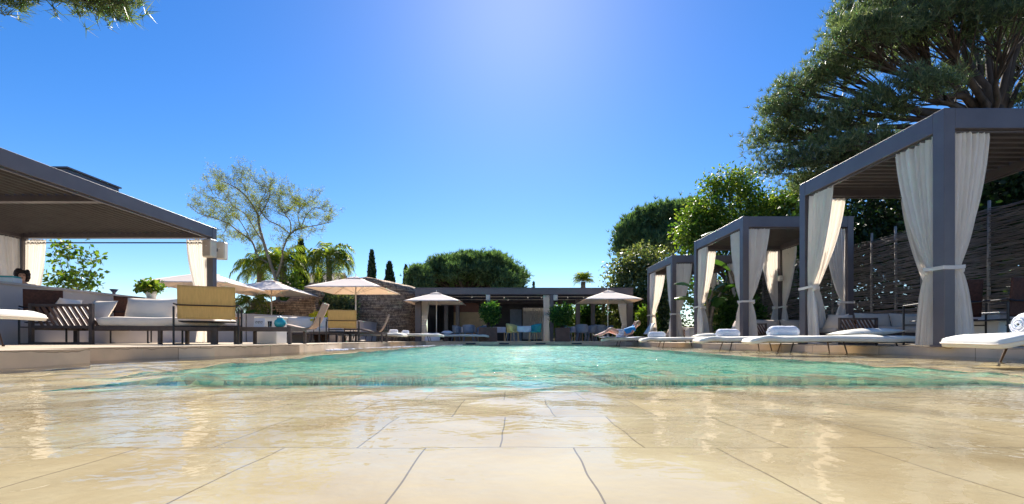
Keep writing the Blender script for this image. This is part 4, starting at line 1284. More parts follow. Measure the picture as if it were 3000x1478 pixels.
put(pr, 895, 16.5, 0, 'large cream parasol in front of the stone wall, mid left')
for (u, d, rt, lab, sc) in [(522, 14.8, 4, 'cream parasol partly hidden behind the pergola post', .97), (683, 18.2, 2, 'cream parasol in front of the palms, between two others', 1.04),
                         (1098, 21.0, 0, 'small cream parasol before the left end of the restaurant pavilion', .955), (1529, 20.2, 0, 'small cream parasol before the right end of the restaurant pavilion', .955)]:
    o = dup(pr, (0, 0, 0)); put(o, u, d, rt, lab, sc)

# ============================================================= PAVILION
PY = 21.5
t = pav = thing('restaurant_pavilion', 'long low dark metal restaurant pavilion with flat roof across the far end', 'pavilion', (0, PY, 0))
x0, x1, Zt, fh = -4.49, 5.82, 2.545, .32
mb = MB(); mb.rbox(((x0+x1)/2, .1, Zt-fh/2), (x1-x0, .2, fh), .008); mb.rbox(((x0+x1)/2, -.012, Zt-.03), (x1-x0+.03, .03, .05), .004)
mb.box((x0+.1, 3.2, Zt-fh/2), (.2, 6, fh-.004)); mb.box((x1-.1, 3.2, Zt-fh/2), (.2, 6, fh-.004)); mb.box(((x0+x1)/2, 6.3, Zt-fh/2), (x1-x0, .2, fh))
mb.build('fascia', M['metal'], t)
mb = MB()
for k in range(40): mb.box(((x0+x1)/2, .35+5.8*k/39, Zt-.12), (x1-x0-.42, .12, .025), (R(6), 0, 0))
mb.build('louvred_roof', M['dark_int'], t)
for (x, w) in ((x0+.14, .28), (-1.03, .16), (1.98, .16), (x1-.14, .28)):
    mb = MB(); mb.rbox((x, .1, (Zt-fh)/2-.002), (w, .18, Zt-fh), .006); mb.build('post', M['metal'], t)
for x in (x0+.1, -2.75, -1.03, 1.98, 4.2, x1-.1):
    mb = MB(); mb.rbox((x, 6.3, (Zt-fh)/2), (.16, .16, Zt-fh-.004), .006); mb.build('post', M['metal'], t)
for x in (-3.35, -2.75, 3.55, 4.35):
    mb = MB(); mb.rbox((x, 2.4, (Zt-fh)/2), (.2, .16, Zt-fh-.004), .006); mb.build('post', M['metal'], t)
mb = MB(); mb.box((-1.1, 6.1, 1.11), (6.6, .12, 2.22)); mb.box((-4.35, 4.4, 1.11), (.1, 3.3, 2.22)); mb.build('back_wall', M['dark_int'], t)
mb = MB(); mb.box((-2.35, 3.0, .78), (1.35, .08, 1.55)); mb.build('counter_panel', M['tan_panel'], t)
mb = MB(); mb.box((-2.35, 3.0, 1.80), (1.35, .078, .48)); mb.build('upper_panel', M['red_panel'], t)
mb = MB(); mb.rbox((-1.45, 3.02, .95), (.5, .06, 1.3), .01); mb.build('cabinet', M['tan_panel'], t)
mb = MB(); mb.box((.35, 6.0, .95), (.7, .05, 1.9)); mb.build('door', M['bluegrey'], t)
mb = MB()
mb.sheet(lambda s, q: (.75+1.35*s, 5.2+.05*math.sin(2*math.pi*11*s), 1.95-1.85*q), 90, 4); mb.build('curtain', M['curtain'], t, True)
for (a0, dv, post, W_) in (((x0+.30, .1), (1, 0), (x0+.14, .1), .40), ((1.88, .1), (-1, 0), (1.98, .1), .30), ((x1-.3, .1), (-1, 0), (x1-.14, .1), .42)):
    c = curtain_mesh(a0, dv, Zt-fh-.02, .8, W_, int(a0[0]*10)+60, wt=.22 if W_ > .35 else .26, wb=.3, folds=6).build('curtain', M['curtain'], t, True)
for (x, y) in ((-3.0, 1.2), (-1.9, 1.2), (-.3, 1.5), (.9, 1.5), (1.6, 1.5), (-.1, 2.9), (2.9, 1.4), (3.7, 1.4)):
    mb = MB(); mb.lathe([(.035, 0), (.04, .06), (.02, .07)], (x, y, Zt-fh-.03), 10); f = mb.build('spot_lamp', M['pole'], t, True)
    mb = MB(); mb.lathe([(.024, -.004), (.024, .0)], (x, y, Zt-fh-.03), 10); mb.build('bulb', M['lamp'], f)
mb = MB()
for y in (1.2, 2.9): mb.box((.6, y, Zt-fh-.0), (9.4, .03, .03))
mb.build('lamp_track', M['pole'], t)
for k, x in enumerate((-1.03, 2.14)):
    q = thing('wall_speaker', ['small white speaker under the pavilion roof above the left planter', 'small white speaker under the pavilion roof above the right planter'][k], 'speaker', (x, PY-.1, 2.06))
    mb = MB(); mb.rbox((0, 0, 0), (.19, .14, .26), .015); mb.build('cabinet', M['pot'], q)
    mb = MB(); mb.rbox((0, -.073, 0), (.15, .006, .22), .002); mb.build('grille', M['speaker'], q)

# planters
for k, (u, sx) in enumerate(((1228, .80), (1414, .62))):
    d = 20.55
    q = thing('potted_shrub', ['dense green shrub in a brown box planter, left of the yellow chair', 'dense green shrub in a brown box planter, right of the teal chair'][k], 'potted shrub', ((u-1283)/F*d, d, 0), 0, 'box planters with shrubs before the pavilion')
    mb = MB(); hh = .64 if k == 0 else .62
    for (bx, by, wx, wy) in ((0, -.3, sx, .04), (0, .3, sx, .04), (-sx/2+.02, 0, .04, .56), (sx/2-.02, 0, .04, .56)): mb.box((bx, by, hh/2), (wx, wy, hh))
    mb.build('planter', M['planter'], q)
    mb = MB(); mb.box((0, 0, hh-.06), (sx-.09, .55, .03)); mb.build('soil', M['ground'], q)
    bush('', '', '', (0, 0, 0), (.50 if k == 0 else .49, .42, .62), 4600, .095, M['bush'], parent=q, base_z=hh-.05, aspect=.5)

# tub chairs & cloth tables
def make_tub(shell, leg):
    t = thing('tub_chair', '', 'chair')
    mb = MB()
    def fn(s, q):
        th = math.pi*(1.0)+math.pi*1.0*s-.0
        th = -math.pi*.18+math.pi*1.36*s
        hgt = .20+.17*math.sin(math.pi*s)**.6
        return (.27*math.cos(th)*(1+.12*q), .25*math.sin(th)*(1+.12*q)+.0, .44+hgt*q)
    mb.sheet(fn, 20, 5, .022); mb.build('backrest', M[shell], t, True)
    mb = MB(); mb.sell((0, 0, .44), (.52, .5, .07), .5, .8, nu=20, nv=8); mb.build('seat', M[shell], t, True)
    for sx in (-1, 1):
        for sy in (-1, 1):
            mb = MB(); mb.tube([(sx*.17, sy*.16, .43), (sx*.24, sy*.23, 0)], [.02, .012], 7); mb.build('leg', M[leg], t)
    return t
cg = 'tub chairs with slim legs'
yc = make_tub('yshell', 'palewood'); yc.location = ((1289-1283)/F*19.8, 19.8, 0); yc.rotation_euler = (0, 0, R(60)); relabel(yc, 'yellow tub chair with pale wooden legs at the white table', cg); yc.scale = (.98,)*3
tc_ = make_tub('teal', 'palewood'); tc_.location = ((1347-1283)/F*19.8, 19.8, 0); tc_.rotation_euler = (0, 0, R(-60)); relabel(tc_, 'teal tub chair with pale wooden legs at the white table', cg); tc_.scale = (.98,)*3
def make_cloth_table(w=.75, d=.7, h=.72, drop=.35):
    t = thing('cloth_table', '', 'table')
    mb = MB(); mb.box((0, 0, h-.02), (w, d, .03)); mb.build('tabletop', M['palewood'], t)
    mb = MB()
    def fn(s, q):
        th = 2*math.pi*s; c, sn = math.cos(th), math.sin(th)
        k = 1/max(abs(c), abs(sn))
        x, y = c*k*w/2*1.02, sn*k*d/2*1.02
        if q < .4: return (x*q/.4, y*q/.4, h)
        f = (q-.4)/.6
        fl = 1+.05*f*math.sin(12*th)
        return (x*fl+.0, y*fl, h-drop*f)
    mb.sheet(fn, 64, 10); mb.build('cloth', M['table_white'], t, True)
    for sx in (-1, 1):
        for sy in (-1, 1):
            mb = MB(); mb.tube([(sx*(w/2-.05), sy*(d/2-.05), h-.03), (sx*(w/2-.04), sy*(d/2-.04), 0)], .017, 7); mb.build('leg', M['palewood'], t)
    return t
tg = 'tables with white cloths at the pavilion'
ct = make_cloth_table(.60, .6, .68, .26); ct.location = ((1318-1283)/F*20.1, 20.1, 0); relabel(ct, 'white clothed table between the yellow and teal chairs', tg)
gc = make_tub('bluegrey', 'bluegrey')
gch = [gc]
specs = [(-2.05, 22.6, 'white clothed table in front of the tan panels inside the pavilion'), (-.55, 22.9, 'white clothed table just behind the left planter'), (3.3, 21.9, 'white clothed table right of the right planter'), (4.35, 23.0, 'white clothed table deep inside the right end of the pavilion')]
first = True
side = ['left of', 'right of', 'in front of']
where = ['the clothed table before the tan panels', 'the clothed table behind the left planter', 'the clothed table right of the right planter', 'the cloth table deep in the right pavilion end']
for k, (x, y, lab) in enumerate(specs):
    o = dup(ct, (x, y, 0), R(3*k), lab, scale=1.05)
    for j, (dx, dy, rz) in enumerate(((-.55, .05, 70), (.58, 0, -75), (.05, -.6, 180))):
        if k == 1 and j == 2: continue
        if first: c = gc; first = False
        else: c = dup(gc, (0, 0, 0))
        c.location = (x+dx, y+dy, 0); c.rotation_euler = (0, 0, R(rz)); relabel(c, 'blue-grey tub chair '+side[j]+' '+where[k], 'blue-grey tub chairs inside the pavilion')
# white side table in nearest cabana and one in the farthest
wt = thing('white_side_table', 'white block side table in the nearest cabana', 'side table', (7.4, 6.9, 0))
mb = MB(); mb.rbox((0, 0, .24), (.45, .45, .48), .015); mb.build('block', M['pot'], wt)
mb = MB(); mb.rbox((0, 0, .495), (.5, .5, .025), .006); mb.build('top', M['pot'], wt)
dup(wt, (7.0, 17.4, 0), 0, 'white block side table beside the farthest cabana')
# ============================================================= PEOPLE
def skin_body(name, nodes, edges, matk, parent=None, root=0, sub=2):
    me = bpy.data.meshes.new(name)
    me.from_pydata([n[0] for n in nodes], edges, []); me.update()
    o = bpy.data.objects.new(name, me); COL.objects.link(o)
    if parent is not None: o.parent = parent
    m = o.modifiers.new('skin', 'SKIN'); m.use_smooth_shade = True
    if not me.skin_vertices: me.attributes  # layer is made by the modifier
    sv = me.skin_vertices[0].data
    for i, n in enumerate(nodes):
        r = n[1]; sv[i].radius = (r, r) if not hasattr(r, '__len__') else r
        sv[i].use_root = (i == root)
    s = o.modifiers.new('sub', 'SUBSURF'); s.levels = sub; s.render_levels = sub
    me.materials.append(M[matk])
    return o
def hand_nodes(nodes, edges, wi, wrist, dirv, sidev, curl=(0, 0, -1)):
    d = Vector(dirv).normalized(); s = Vector(sidev).normalized(); c = Vector(curl)
    w = Vector(wrist); palm = w+d*.05
    nodes.append((palm, (.026, .018))); pi = len(nodes)-1; edges.append((wi, pi))
    for k, ln in enumerate((.062, .074, .068, .054)):
        b = palm+s*(.030-.02*k)+d*.03; m_ = b+d*ln*.55+c*.008; e = m_+d*ln*.35+c*.022
        i = len(nodes); nodes += [(b, .0095), (m_, .0085), (e, .007)]; edges += [(pi, i), (i, i+1), (i+1, i+2)]
    b = w+s*.030+d*.02; m_ = b+s*.022+d*.03; i = len(nodes); nodes += [(m_, .010), (m_+d*.028+s*.006, .008)]; edges += [(pi, i), (i, i+1)]

def V3(x, y, z): return Vector((x, y, z))
# reclining sunbather (feet to the left)
t = thing('person', 'person in a bright blue top and sunglasses reclining on a lounger, one arm behind head', 'person', (0, 0, 0))
t.location = (4.05, 16.55, .19)
n = [(V3(0, 0, .12), (.13, .15)), (V3(.17, 0, .15), (.11, .13)), (V3(.34, 0, .24), (.12, .15)), (V3(.46, 0, .32), (.07, .09)), (V3(.515, 0, .37), .048),
     (V3(.55, -.005, .415), (.062, .068)), (V3(.575, -.01, .465), (.075, .08)), (V3(.595, -.01, .52), (.062, .065)),
     (V3(-.06, -.10, .12), .082), (V3(-.42, -.13, .31), .058), (V3(-.60, -.12, .17), .052), (V3(-.78, -.11, .045), .036), (V3(-.83, -.11, .03), .034), (V3(-.94, -.11, .075), .026),
     (V3(-.06, .10, .12), .082), (V3(-.45, .13, .22), .058), (V3(-.66, .12, .13), .050), (V3(-.90, .11, .05), .035), (V3(-.95, .11, .04), .033), (V3(-1.03, .11, .11), .025),
     (V3(.43, -.17, .30), .055), (V3(.30, -.27, .13), .042), (V3(.08, -.27, .06), .028),
     (V3(.45, .17, .32), .055), (V3(.58, .26, .56), .040), (V3(.66, .10, .50), .028)]
e = [(0, 1), (1, 2), (2, 3), (3, 4), (4, 5), (5, 6), (6, 7), (0, 8), (8, 9), (9, 10), (10, 11), (11, 12), (12, 13), (0, 14), (14, 15), (15, 16), (16, 17), (17, 18), (18, 19), (2, 20), (20, 21), (21, 22), (2, 23), (23, 24), (24, 25)]
hand_nodes(n, e, 22, n[22][0], (-1, 0, -.1), (0, .6, 0)); hand_nodes(n, e, 25, n[25][0], (-.1, -1, .1), (0, 0, .6), (-1, 0, 0))
body = skin_body('body', n, e, 'skin', t)
skin_body('blue_top', [(V3(.02, 0, .135), (.145, .165)), (V3(.17, 0, .165), (.13, .15)), (V3(.34, 0, .25), (.14, .17)), (V3(.45, 0, .32), (.085, .11)), (V3(.43, -.16, .30), .072), (V3(.36, -.23, .21), .06), (V3(.45, .16, .32), .072), (V3(.52, .22, .44), .058)],
          [(0, 1), (1, 2), (2, 3), (2, 4), (4, 5), (2, 6), (6, 7)], 'blue_top', t)
skin_body('shorts', [(V3(.02, 0, .12), (.145, .165)), (V3(-.05, -.09, .125), .10), (V3(-.2, -.12, .20), .085), (V3(-.05, .09, .125), .10), (V3(-.2, .12, .165), .085)], [(0, 1), (1, 2), (0, 3), (3, 4)], 'white_shirt', t)
mb = MB(); mb.sell((.61, -.005, .50), (.17, .17, .20), .9, .9, (0, R(20), 0), 20, 12); mb.build('hair', M['hair2'], t, True)
mb = MB()
for y in (-.04, .035): mb.sell((.515, y, .48), (.022, .058, .042), .8, .8, (0, R(20), 0), 12, 8)
mb.tube([(.515, -.075, .485), (.58, -.09, .49)], .005, 5); mb.tube([(.515, .07, .485), (.58, .085, .49)], .005, 5); mb.tube([(.51, -.015, .485), (.51, .01, .485)], .005, 5)
mb.build('sunglasses', M['lens'], t, True)
mb = MB(); mb.sell((.502, -.003, .455), (.035, .028, .045), .9, .9, nu=10, nv=8); mb.sell((.515, -.003, .42), (.02, .05, .014), .9, .9, nu=10, nv=6); mb.build('face_detail', M['skin'], t, True)
# towel under the sunbather and a raised lounger backrest behind
mb = MB(); mb.sheet(lambda s, q: (-1.0+1.9*s, -.37+.74*q, .012*math.sin(9*s+3*q)+.008*math.sin(20*s)), 40, 12, .012); o = mb.build('beach_towel', M['white_fab'], None, True); o.location = (4.3, 16.56, .178); tag(o, 'thin white towel spread beneath the reclining person', 'towel')
t = thing('lounge_chair', 'reclined cream deck chair just behind the sunbather', 'lounge chair', (5.0, 17.6, 0), R(180))
mb = MB(); mb.sheet(lambda s, q: (-.75+.95*q if q < .55 else -.23-.6*(q-.55)*1.0-.0, -.28+.56*s, .30 if q < .55 else .30+.95*(q-.55)), 6, 20, .03); mb.build('sling', M['mattress'], t, True)
for sx in (-.7, -.25, .0):
    for sy in (-.28, .28):
        mb = MB(); mb.tube([(sx, sy, .29), (sx, sy, 0)], .013, 6); mb.build('leg', M['black'], t)

# woman behind the bar
t = thing('person', 'dark curly-haired person in a pale shirt standing behind the bar counter', 'person', (-10.72, 10.0, LZ), R(46))
n = [(V3(0, 0, .86), (.15, .11)), (V3(0, .005, 1.02), (.125, .09)), (V3(0, 0, 1.20), (.15, .10)), (V3(0, 0, 1.31), (.10, .07)), (V3(0, .0, 1.37), .047), (V3(0, -.012, 1.42), (.058, .062)), (V3(0, -.01, 1.48), (.072, .08)), (V3(0, .005, 1.545), (.062, .07)),
     (V3(-.09, 0, .82), .085), (V3(-.10, -.01, .46), .058), (V3(-.10, .01, .09), .04), (V3(-.11, -.13, .03), .03),
     (V3(.09, 0, .82), .085), (V3(.10, -.01, .46), .058), (V3(.10, .01, .09), .04), (V3(.11, -.13, .03), .03),
     (V3(-.18, 0, 1.27), .05), (V3(-.24, .02, 1.0), .038), (V3(-.20, -.17, .86), .026),
     (V3(.18, 0, 1.27), .05), (V3(.24, .02, 1.0), .038), (V3(.20, -.17, .86), .026)]
e = [(0, 1), (1, 2), (2, 3), (3, 4), (4, 5), (5, 6), (6, 7), (0, 8), (8, 9), (9, 10), (10, 11), (0, 12), (12, 13), (13, 14), (14, 15), (2, 16), (16, 17), (17, 18), (2, 19), (19, 20), (20, 21)]
hand_nodes(n, e, 18, n[18][0], (0, -1, -.3), (.6, 0, 0)); hand_nodes(n, e, 21, n[21][0], (0, -1, -.3), (-.6, 0, 0))
skin_body('body', n, e, 'skin', t)
skin_body('shirt', [(V3(0, 0, .88), (.165, .125)), (V3(0, .005, 1.02), (.14, .105)), (V3(0, 0, 1.20), (.165, .115)), (V3(0, 0, 1.305), (.12, .085)), (V3(-.18, 0, 1.265), .064), (V3(-.235, .02, 1.04), .055), (V3(.18, 0, 1.265), .064), (V3(.235, .02, 1.04), .055)],
          [(0, 1), (1, 2), (2, 3), (2, 4), (4, 5), (2, 6), (6, 7)], 'white_shirt', t)
skin_body('trousers', [(V3(0, 0, .86), (.16, .12)), (V3(-.09, 0, .8), .10), (V3(-.10, -.01, .46), .075), (V3(-.10, .01, .13), .06), (V3(.09, 0, .8), .10), (V3(.10, -.01, .46), .075), (V3(.10, .01, .13), .06)], [(0, 1), (1, 2), (2, 3), (0, 4), (4, 5), (5, 6)], 'dark_int', t)
mb = MB()
for k in range(70):
    a = random.uniform(-.6, math.pi+.6); z = random.uniform(-.13, .12); rr = .10*math.sqrt(max(.2, 1-(z/.17)**2))
    mb.sell((rr*math.cos(a), .02+rr*math.sin(a)*.95, 1.50+z), (.07, .07, .07), .9, .9, nu=8, nv=6)
mb.sell((0, .035, 1.535), (.19, .17, .17), .9, .9, nu=16, nv=10)
mb.build('hair', M['hair'], t, True)
mb = MB()
for x in (-.03, .03): mb.sell((x, -.082, 1.49), (.026, .012, .013), .9, .9, nu=10, nv=6)
mb.build('eyes', M['lens'], t, True)
mb = MB(); mb.sell((0, -.092, 1.462), (.024, .032, .04), .9, .9, nu=10, nv=6); mb.build('nose', M['skin'], t, True)
mb = MB(); mb.sell((0, -.080, 1.430), (.045, .014, .014), .9, .9, nu=10, nv=6); mb.build('mouth', M['red_panel'], t, True)
# teal folded box on the bar
t = thing('napkin_box', 'small teal and white box on the bar counter at the left edge', 'box', (-9.08, 8.25, LZ+1.102), R(10))
mb = MB(); mb.rbox((0, 0, .05), (.26, .22, .10), .01); mb.build('box', M['pot'], t)
mb = MB(); mb.rbox((0, 0, .115), (.24, .2, .03), .008); mb.build('lid', M['teal'], t)

# ============================================================= TREES
def LB(u, v, d, r, ry=None, rz=None):
    p = P(u, v, d); return (p.x, p.y, p.z, r, ry or r, rz or r)
# big pine on the right, beyond the fence
b = ((2500-1283)/F*12.8, 12.8, 0)
lob = [LB(2200, 40, 12.0, 1.0, 1.0, .75), LB(2150, 110, 11.5, .85, .9, .55), LB(2120, 190, 12.5, .75, .9, .5), LB(2010, 235, 13.0, .65, .8, .45), LB(1965, 290, 13.5, .55, .8, .45),
       LB(1945, 355, 13.8, .55, .8, .5), LB(1975, 420, 13.2, .6, .8, .5), LB(2040, 330, 13.2, .85, .9, .6), LB(2080, 410, 12.6, .8, .9, .55), LB(2040, 470, 13.5, .6, .8, .4), LB(2170, 290, 11.8, .75, .9, .45), LB(2170, 380, 11.5, .7, .8, .4),
       LB(2260, 130, 14.6, .9, 1.1, .5), LB(2290, 10, 12.5, 1.1, 1.1, .6), LB(2380, 60, 11.4, 1.0, 1, .5), LB(2430, -10, 13, 1.2, 1.1, .6), LB(2520, 60, 11.0, .8, 1, .45), LB(2580, -20, 12.5, 1.1, 1.1, .6), LB(2560, 150, 15, .9, 1, .5),
       LB(2300, -110, 13, 1.3, 1.3, .7), LB(2480, -160, 13, 1.5, 1.4, .8), LB(2650, 60, 13, 1.4, 1.3, .8), LB(2680, 230, 12.5, 1.2, 1.2, .7), LB(2400, 200, 15.5, .9, 1, .45), LB(2300, 230, 10.6, .6, .8, .35), LB(2620, -160, 13, 1.5, 1.4, .8), LB(2250, 380, 15, .8, 1, .4)]
pine('pine_tree', 'huge spreading pine with dark trunk rising over the right cabanas', 'pine tree', b, lob, .34, 6.6, 1150, 20, 11, .17, M['pine'], spread_r=.21, branch=1.0, flat=.5, sag=.05, w=.05, rl=.36)
# distant pine right of centre
b = ((1655-1283)/F*34, 34, 0)
lob = [LB(1590, 595, 34, 1.0, 1.2, .9), LB(1630, 560, 34, 1.2, 1.3, .9), LB(1680, 545, 34, 1.2, 1.3, .85), LB(1735, 545, 35, 1.2, 1.3, .9), LB(1580, 630, 34, .8, 1, .7), LB(1640, 620, 33, 1.3, 1.3, .9), LB(1700, 605, 33, 1.3, 1.3, .9), LB(1750, 600, 34, 1.2, 1.2, .9), LB(1600, 570, 34.5, .8, 1, .6), LB(1780, 580, 35, 1.2, 1.2, 1)]
pine('pine_tree', 'rounded dark pine behind the bright tree, right of centre', 'pine tree', b, lob, .3, 4.5, 650, 24, 8, .34, M['pine_far'], spread_r=.34, branch=.5, w=.10)
# umbrella pine behind the pavilion
d = 45; b = ((1185-1283)/F*d, d, 0); lob = []
rr = random.Random(3)
for k in range(64):
    a = rr.uniform(0, 2*math.pi); q = rr.random()**.5
    x = q*math.cos(a)*4.8; y = q*math.sin(a)*4.2
    z = 5.35+2.35*math.sqrt(max(0, 1-q*q*.98))+rr.uniform(-.25, .25)
    if rr.random() < .45: z -= rr.uniform(.5, 1.9)
    lob.append((b[0]+x, b[1]+y, z, .95, .95, .7))
pine('umbrella_pine', 'broad domed umbrella pine behind the restaurant pavilion', 'pine tree', b, lob, .45, 4.0, 1200, 26, 8, .36, M['pine_far'], spread_r=.36, branch=.5, flat=.7, sag=-.05, w=.10)
pine('pine_tree', 'small dark pine at the left shoulder of the umbrella pine', 'pine tree', ((1048-1283)/F*40, 40, 0), [LB(1045, 700, 40, .7), LB(1058, 690, 40, .6), LB(1050, 725, 40, .8), LB(1062, 715, 40, .7)], .15, 3, 120, 22, 8, .3, M['pine_far'], spread_r=.3, branch=.3, w=.1)
# overhanging branch at the top left, tree itself outside the frame
b = (-7.6, 2.2, LZ)
lob = [LB(205, -14, 5.2, .22, .26, .12), LB(150, -28, 5.4, .22, .25, .12), LB(250, -20, 5.0, .20, .22, .12), LB(100, -75, 5.6, .3, .4, .2), LB(250, -110, 5.2, .4, .4, .25), LB(-200, -160, 4.6, .7, .7, .4), LB(60, -220, 4.2, .8, .8, .5), LB(-500, -200, 3.5, .9, .9, .5)]
pine('pine_tree', 'pine whose needle tips hang into the top left corner', 'pine tree', b, lob, .17, 3.6, 560, 18, 12, .15, M['pine'], spread_r=.12, branch=.9, sag=-.1, w=.035)
# cypresses
cypress('tall narrow cypress, left and tallest of three beyond the stone wall', ((935-1283)/F*40, 40, 0), 7.8, .62, size=.24)
cypress('rounded bushy cypress in the middle of three beyond the stone wall', ((980-1283)/F*42, 42, 0), 7.1, .85, size=.26, rough=.1)
cypress('short pointed cypress, right of three beyond the stone wall', ((1021-1283)/F*45, 45, 0), 7.3, .55, size=.24)
cypress('dark cypress standing among the palms on the left', ((757-1283)/F*24, 24, 0), 5.25, .55, size=.18)
cypress('second dark cypress behind the drooping palm', ((802-1283)/F*25, 25, 0), 3.9, .5, 2500, size=.18)
cypress('tiny distant conifer tip above the pavilion roof', ((1342-1283)/F*55, 55, 0), 6.9, .35, 900, size=.3)
# pale bushy tree right of the pavilion
b = ((1610-1283)/F*26, 26, 0)
lob = [LB(1570, 690, 26, .8), LB(1610, 665, 26, .9), LB(1650, 680, 26, .9), LB(1555, 740, 25.6, .8), LB(1600, 740, 25.4, 1.0), LB(1650, 750, 25.6, 1.0), LB(1600, 800, 25.6, 1.0), LB(1660, 810, 26, 1.1), LB(1560, 800, 25.8, .8), LB(1700, 730, 26.5, 1.0)]
leafy('broadleaf_tree', 'pale green bushy tree right of the pavilion roof', 'tree', b, lob, .13, 1.2, 460, 40, .19, M['pale'], spread_r=.27, shell=.75)
# bright tree behind the far cabanas
b = ((1850-1283)/F*21.5, 21.5, 0)
lob = [LB(1830, 462, 21, .62), LB(1795, 470, 21.3, .38), LB(1865, 452, 21.4, .42), LB(1780, 545, 21, .85), LB(1735, 590, 20.6, .6), LB(1880, 520, 21.3, .85), LB(1940, 530, 21.6, .8), LB(1760, 620, 20.8, .7), LB(1820, 590, 20.8, .9), LB(1900, 590, 21, 1.0), LB(1980, 560, 21.8, 1.0), LB(2020, 500, 21, .7), LB(1740, 545, 21, .45)]
leafy('broadleaf_tree', 'bright yellow-green tree between the distant pine and the cabanas', 'tree', b, lob, .16, 2.4, 620, 42, .15, M['bright'], spread_r=.24, shell=.55)
# dark trees behind the fence
b = ((2330-1283)/F*13.8, 13.8, 0)
lob = [LB(2100+75*i, 520+30*math.sin(i*2), 14+.6*math.cos(i*3), .95, .8, 1.2) for i in range(8)]+[LB(2100+75*i, 640, 13.8, .95, .7, 1.2) for i in range(8)]+[LB(2150, 430, 14.5, .7), LB(2330, 440, 14.6, .8), LB(2480, 420, 14.2, .9)]
leafy('evergreen_tree', 'dark evergreen thicket tree directly behind the woven fence', 'tree', b, lob, .16, 1.6, 800, 34, .15, M['dark'], spread_r=.3, shell=.4, branch=.3)
b = ((2700-1283)/F*11, 11, 0)
lob = [LB(2620, 480, 11, .9), LB(2560, 430, 11.5, .8), LB(2680, 600, 11, 1.0), LB(2560, 560, 11.6, .9), LB(2700, 420, 11, .9)]
leafy('evergreen_tree', 'dark evergreen tree at the right frame edge behind the fence', 'tree', b, lob, .14, 1.4, 300, 34, .15, M['dark'], spread_r=.3, shell=.4, branch=.3)
lob = [(10.35+.15*math.sin(i), 5.0+.95*i, .75, .45, .65, .85) for i in range(17)]
leafy('hedge', 'low dark hedge running along the outside of the woven fence', 'hedge', (10.35, 12.5, 0), lob, .05, .5, 700, 20, .16, M['dark'], spread_r=.22, shell=.3, branch=.1)
b = (10.6, 22.5, 0)
lob = [(9.6+.8*i, 22.3+.3*math.sin(i*2), .9, .8, .7, 1.0) for i in range(6)]+[(9.8+.9*i, 22.6, 2.5, .9, .7, 1.0) for i in range(5)]
leafy('broadleaf_tree', 'mid green tree filling the gap right of the farthest cabana', 'tree', b, lob, .12, 1.2, 420, 30, .18, M['mid'], spread_r=.3, shell=.4, branch=.3)
b = ((1960-1283)/F*17.5, 17.5, 0)
lob = [LB(1900+50*i, 690+25*math.sin(i*2.3), 17.5+.4*math.cos(i*2), .7) for i in range(5)]+[LB(1880+55*i, 610, 18, .75) for i in range(5)]
leafy('evergreen_tree', 'dark green tree behind the fence at the middle cabana', 'tree', b, lob, .13, 1.4, 330, 34, .14, M['mid'], spread_r=.28, shell=.4, branch=.3)
# garden beyond the pavilion right end and the gap shrubs
g = 'shrubs seen through and beside the pavilion'
bush('shrub', 'bright green shrub between the pavilion and the farthest cabana', 'shrub', (6.35, 21.2, 0), (.55, .5, .95), 3800, .13, M['bright'], g)
bush('shrub', 'yellow-green shrub seen through the right bay of the pavilion', 'shrub', (3.1, 28.6, 0), (1.2, .8, 1.3), 3600, .2, M['bright'], g)
bush('shrub', 'dark shrub seen through the pavilion beside the right posts', 'shrub', (5.2, 29, 0), (1.3, .8, 1.4), 3600, .2, M['mid'], g)
bush('shrub', 'dark broad shrub far behind the right end of the pavilion', 'shrub', (7.6, 29, 0), (1.6, .9, 1.7), 3600, .22, M['dark'], g)
bush('shrub', 'grey-green shrub at the foot of the rounded stone wall', 'shrub', ((845-1283)/F*20.3, 20.3, 0), (1.0, .5, 1.35), 4800, .15, M['pale'])
bush('shrub', 'small dark shrub before the stone wall under the large parasol', 'shrub', ((790-1283)/F*20.6, 20.6, 0), (.6, .45, 1.2), 3000, .13, M['mid'])
bush('shrub', 'orange-tinged shrub on top of the rounded stone wall', 'shrub', ((905-1283)/F*25.9, 25.9, 0), (1.3, .8, 1.85), 4200, .17, M['pale'])
bush('shrub', 'yellow-green shrub between the cypress and palms on the left', 'shrub', ((745-1283)/F*22.0, 22.0, 0), (.8, .6, 1.9), 5200, .15, M['bright'])
bush('shrub', 'low dark shrub beneath the leftmost palm', 'shrub', ((665-1283)/F*18.6, 18.6, 0), (.9, .6, .75), 3000, .15, M['dark'])
t = thing('potted_shrub', 'yellow flowering shrub in a brown pot beside the grey lounge chair', 'potted shrub', ((808-1283)/F*15.2, 15.2, LZ))
mb = MB(); mb.lathe([(.20, 0), (.30, .55), (.32, .60), (.28, .60), (.26, .52)], n=22); mb.build('pot', M['planter'], t, True)
bush('', '', '', (0, 0, 0), (.42, .4, .22), 900, .11, M['flower'], parent=t, base_z=.55, aspect=.6)
lob = [(2.0+.9*i, 30.5+.2*math.sin(i*2), .7, .8, .5, .8) for i in range(9)]
leafy('hedge', 'low dark hedge closing the garden beyond the pavilion', 'hedge', (5.6, 30.5, 0), lob, .05, .4, 420, 22, .2, M['dark'], spread_r=.28, shell=.3, branch=.1)
# cabana gap plants
bush('shrub', 'dark leafy shrub in the gap between the farthest and middle cabanas', 'shrub', (7.9, 15.6, 0), (.9, .55, .95), 3600, .16, M['mid'])
bush('shrub', 'white flowering shrub deep behind the farthest cabana', 'shrub', (9.0, 18.6, 0), (1.2, 1.6, 1.2), 5200, .17, M['pale'])

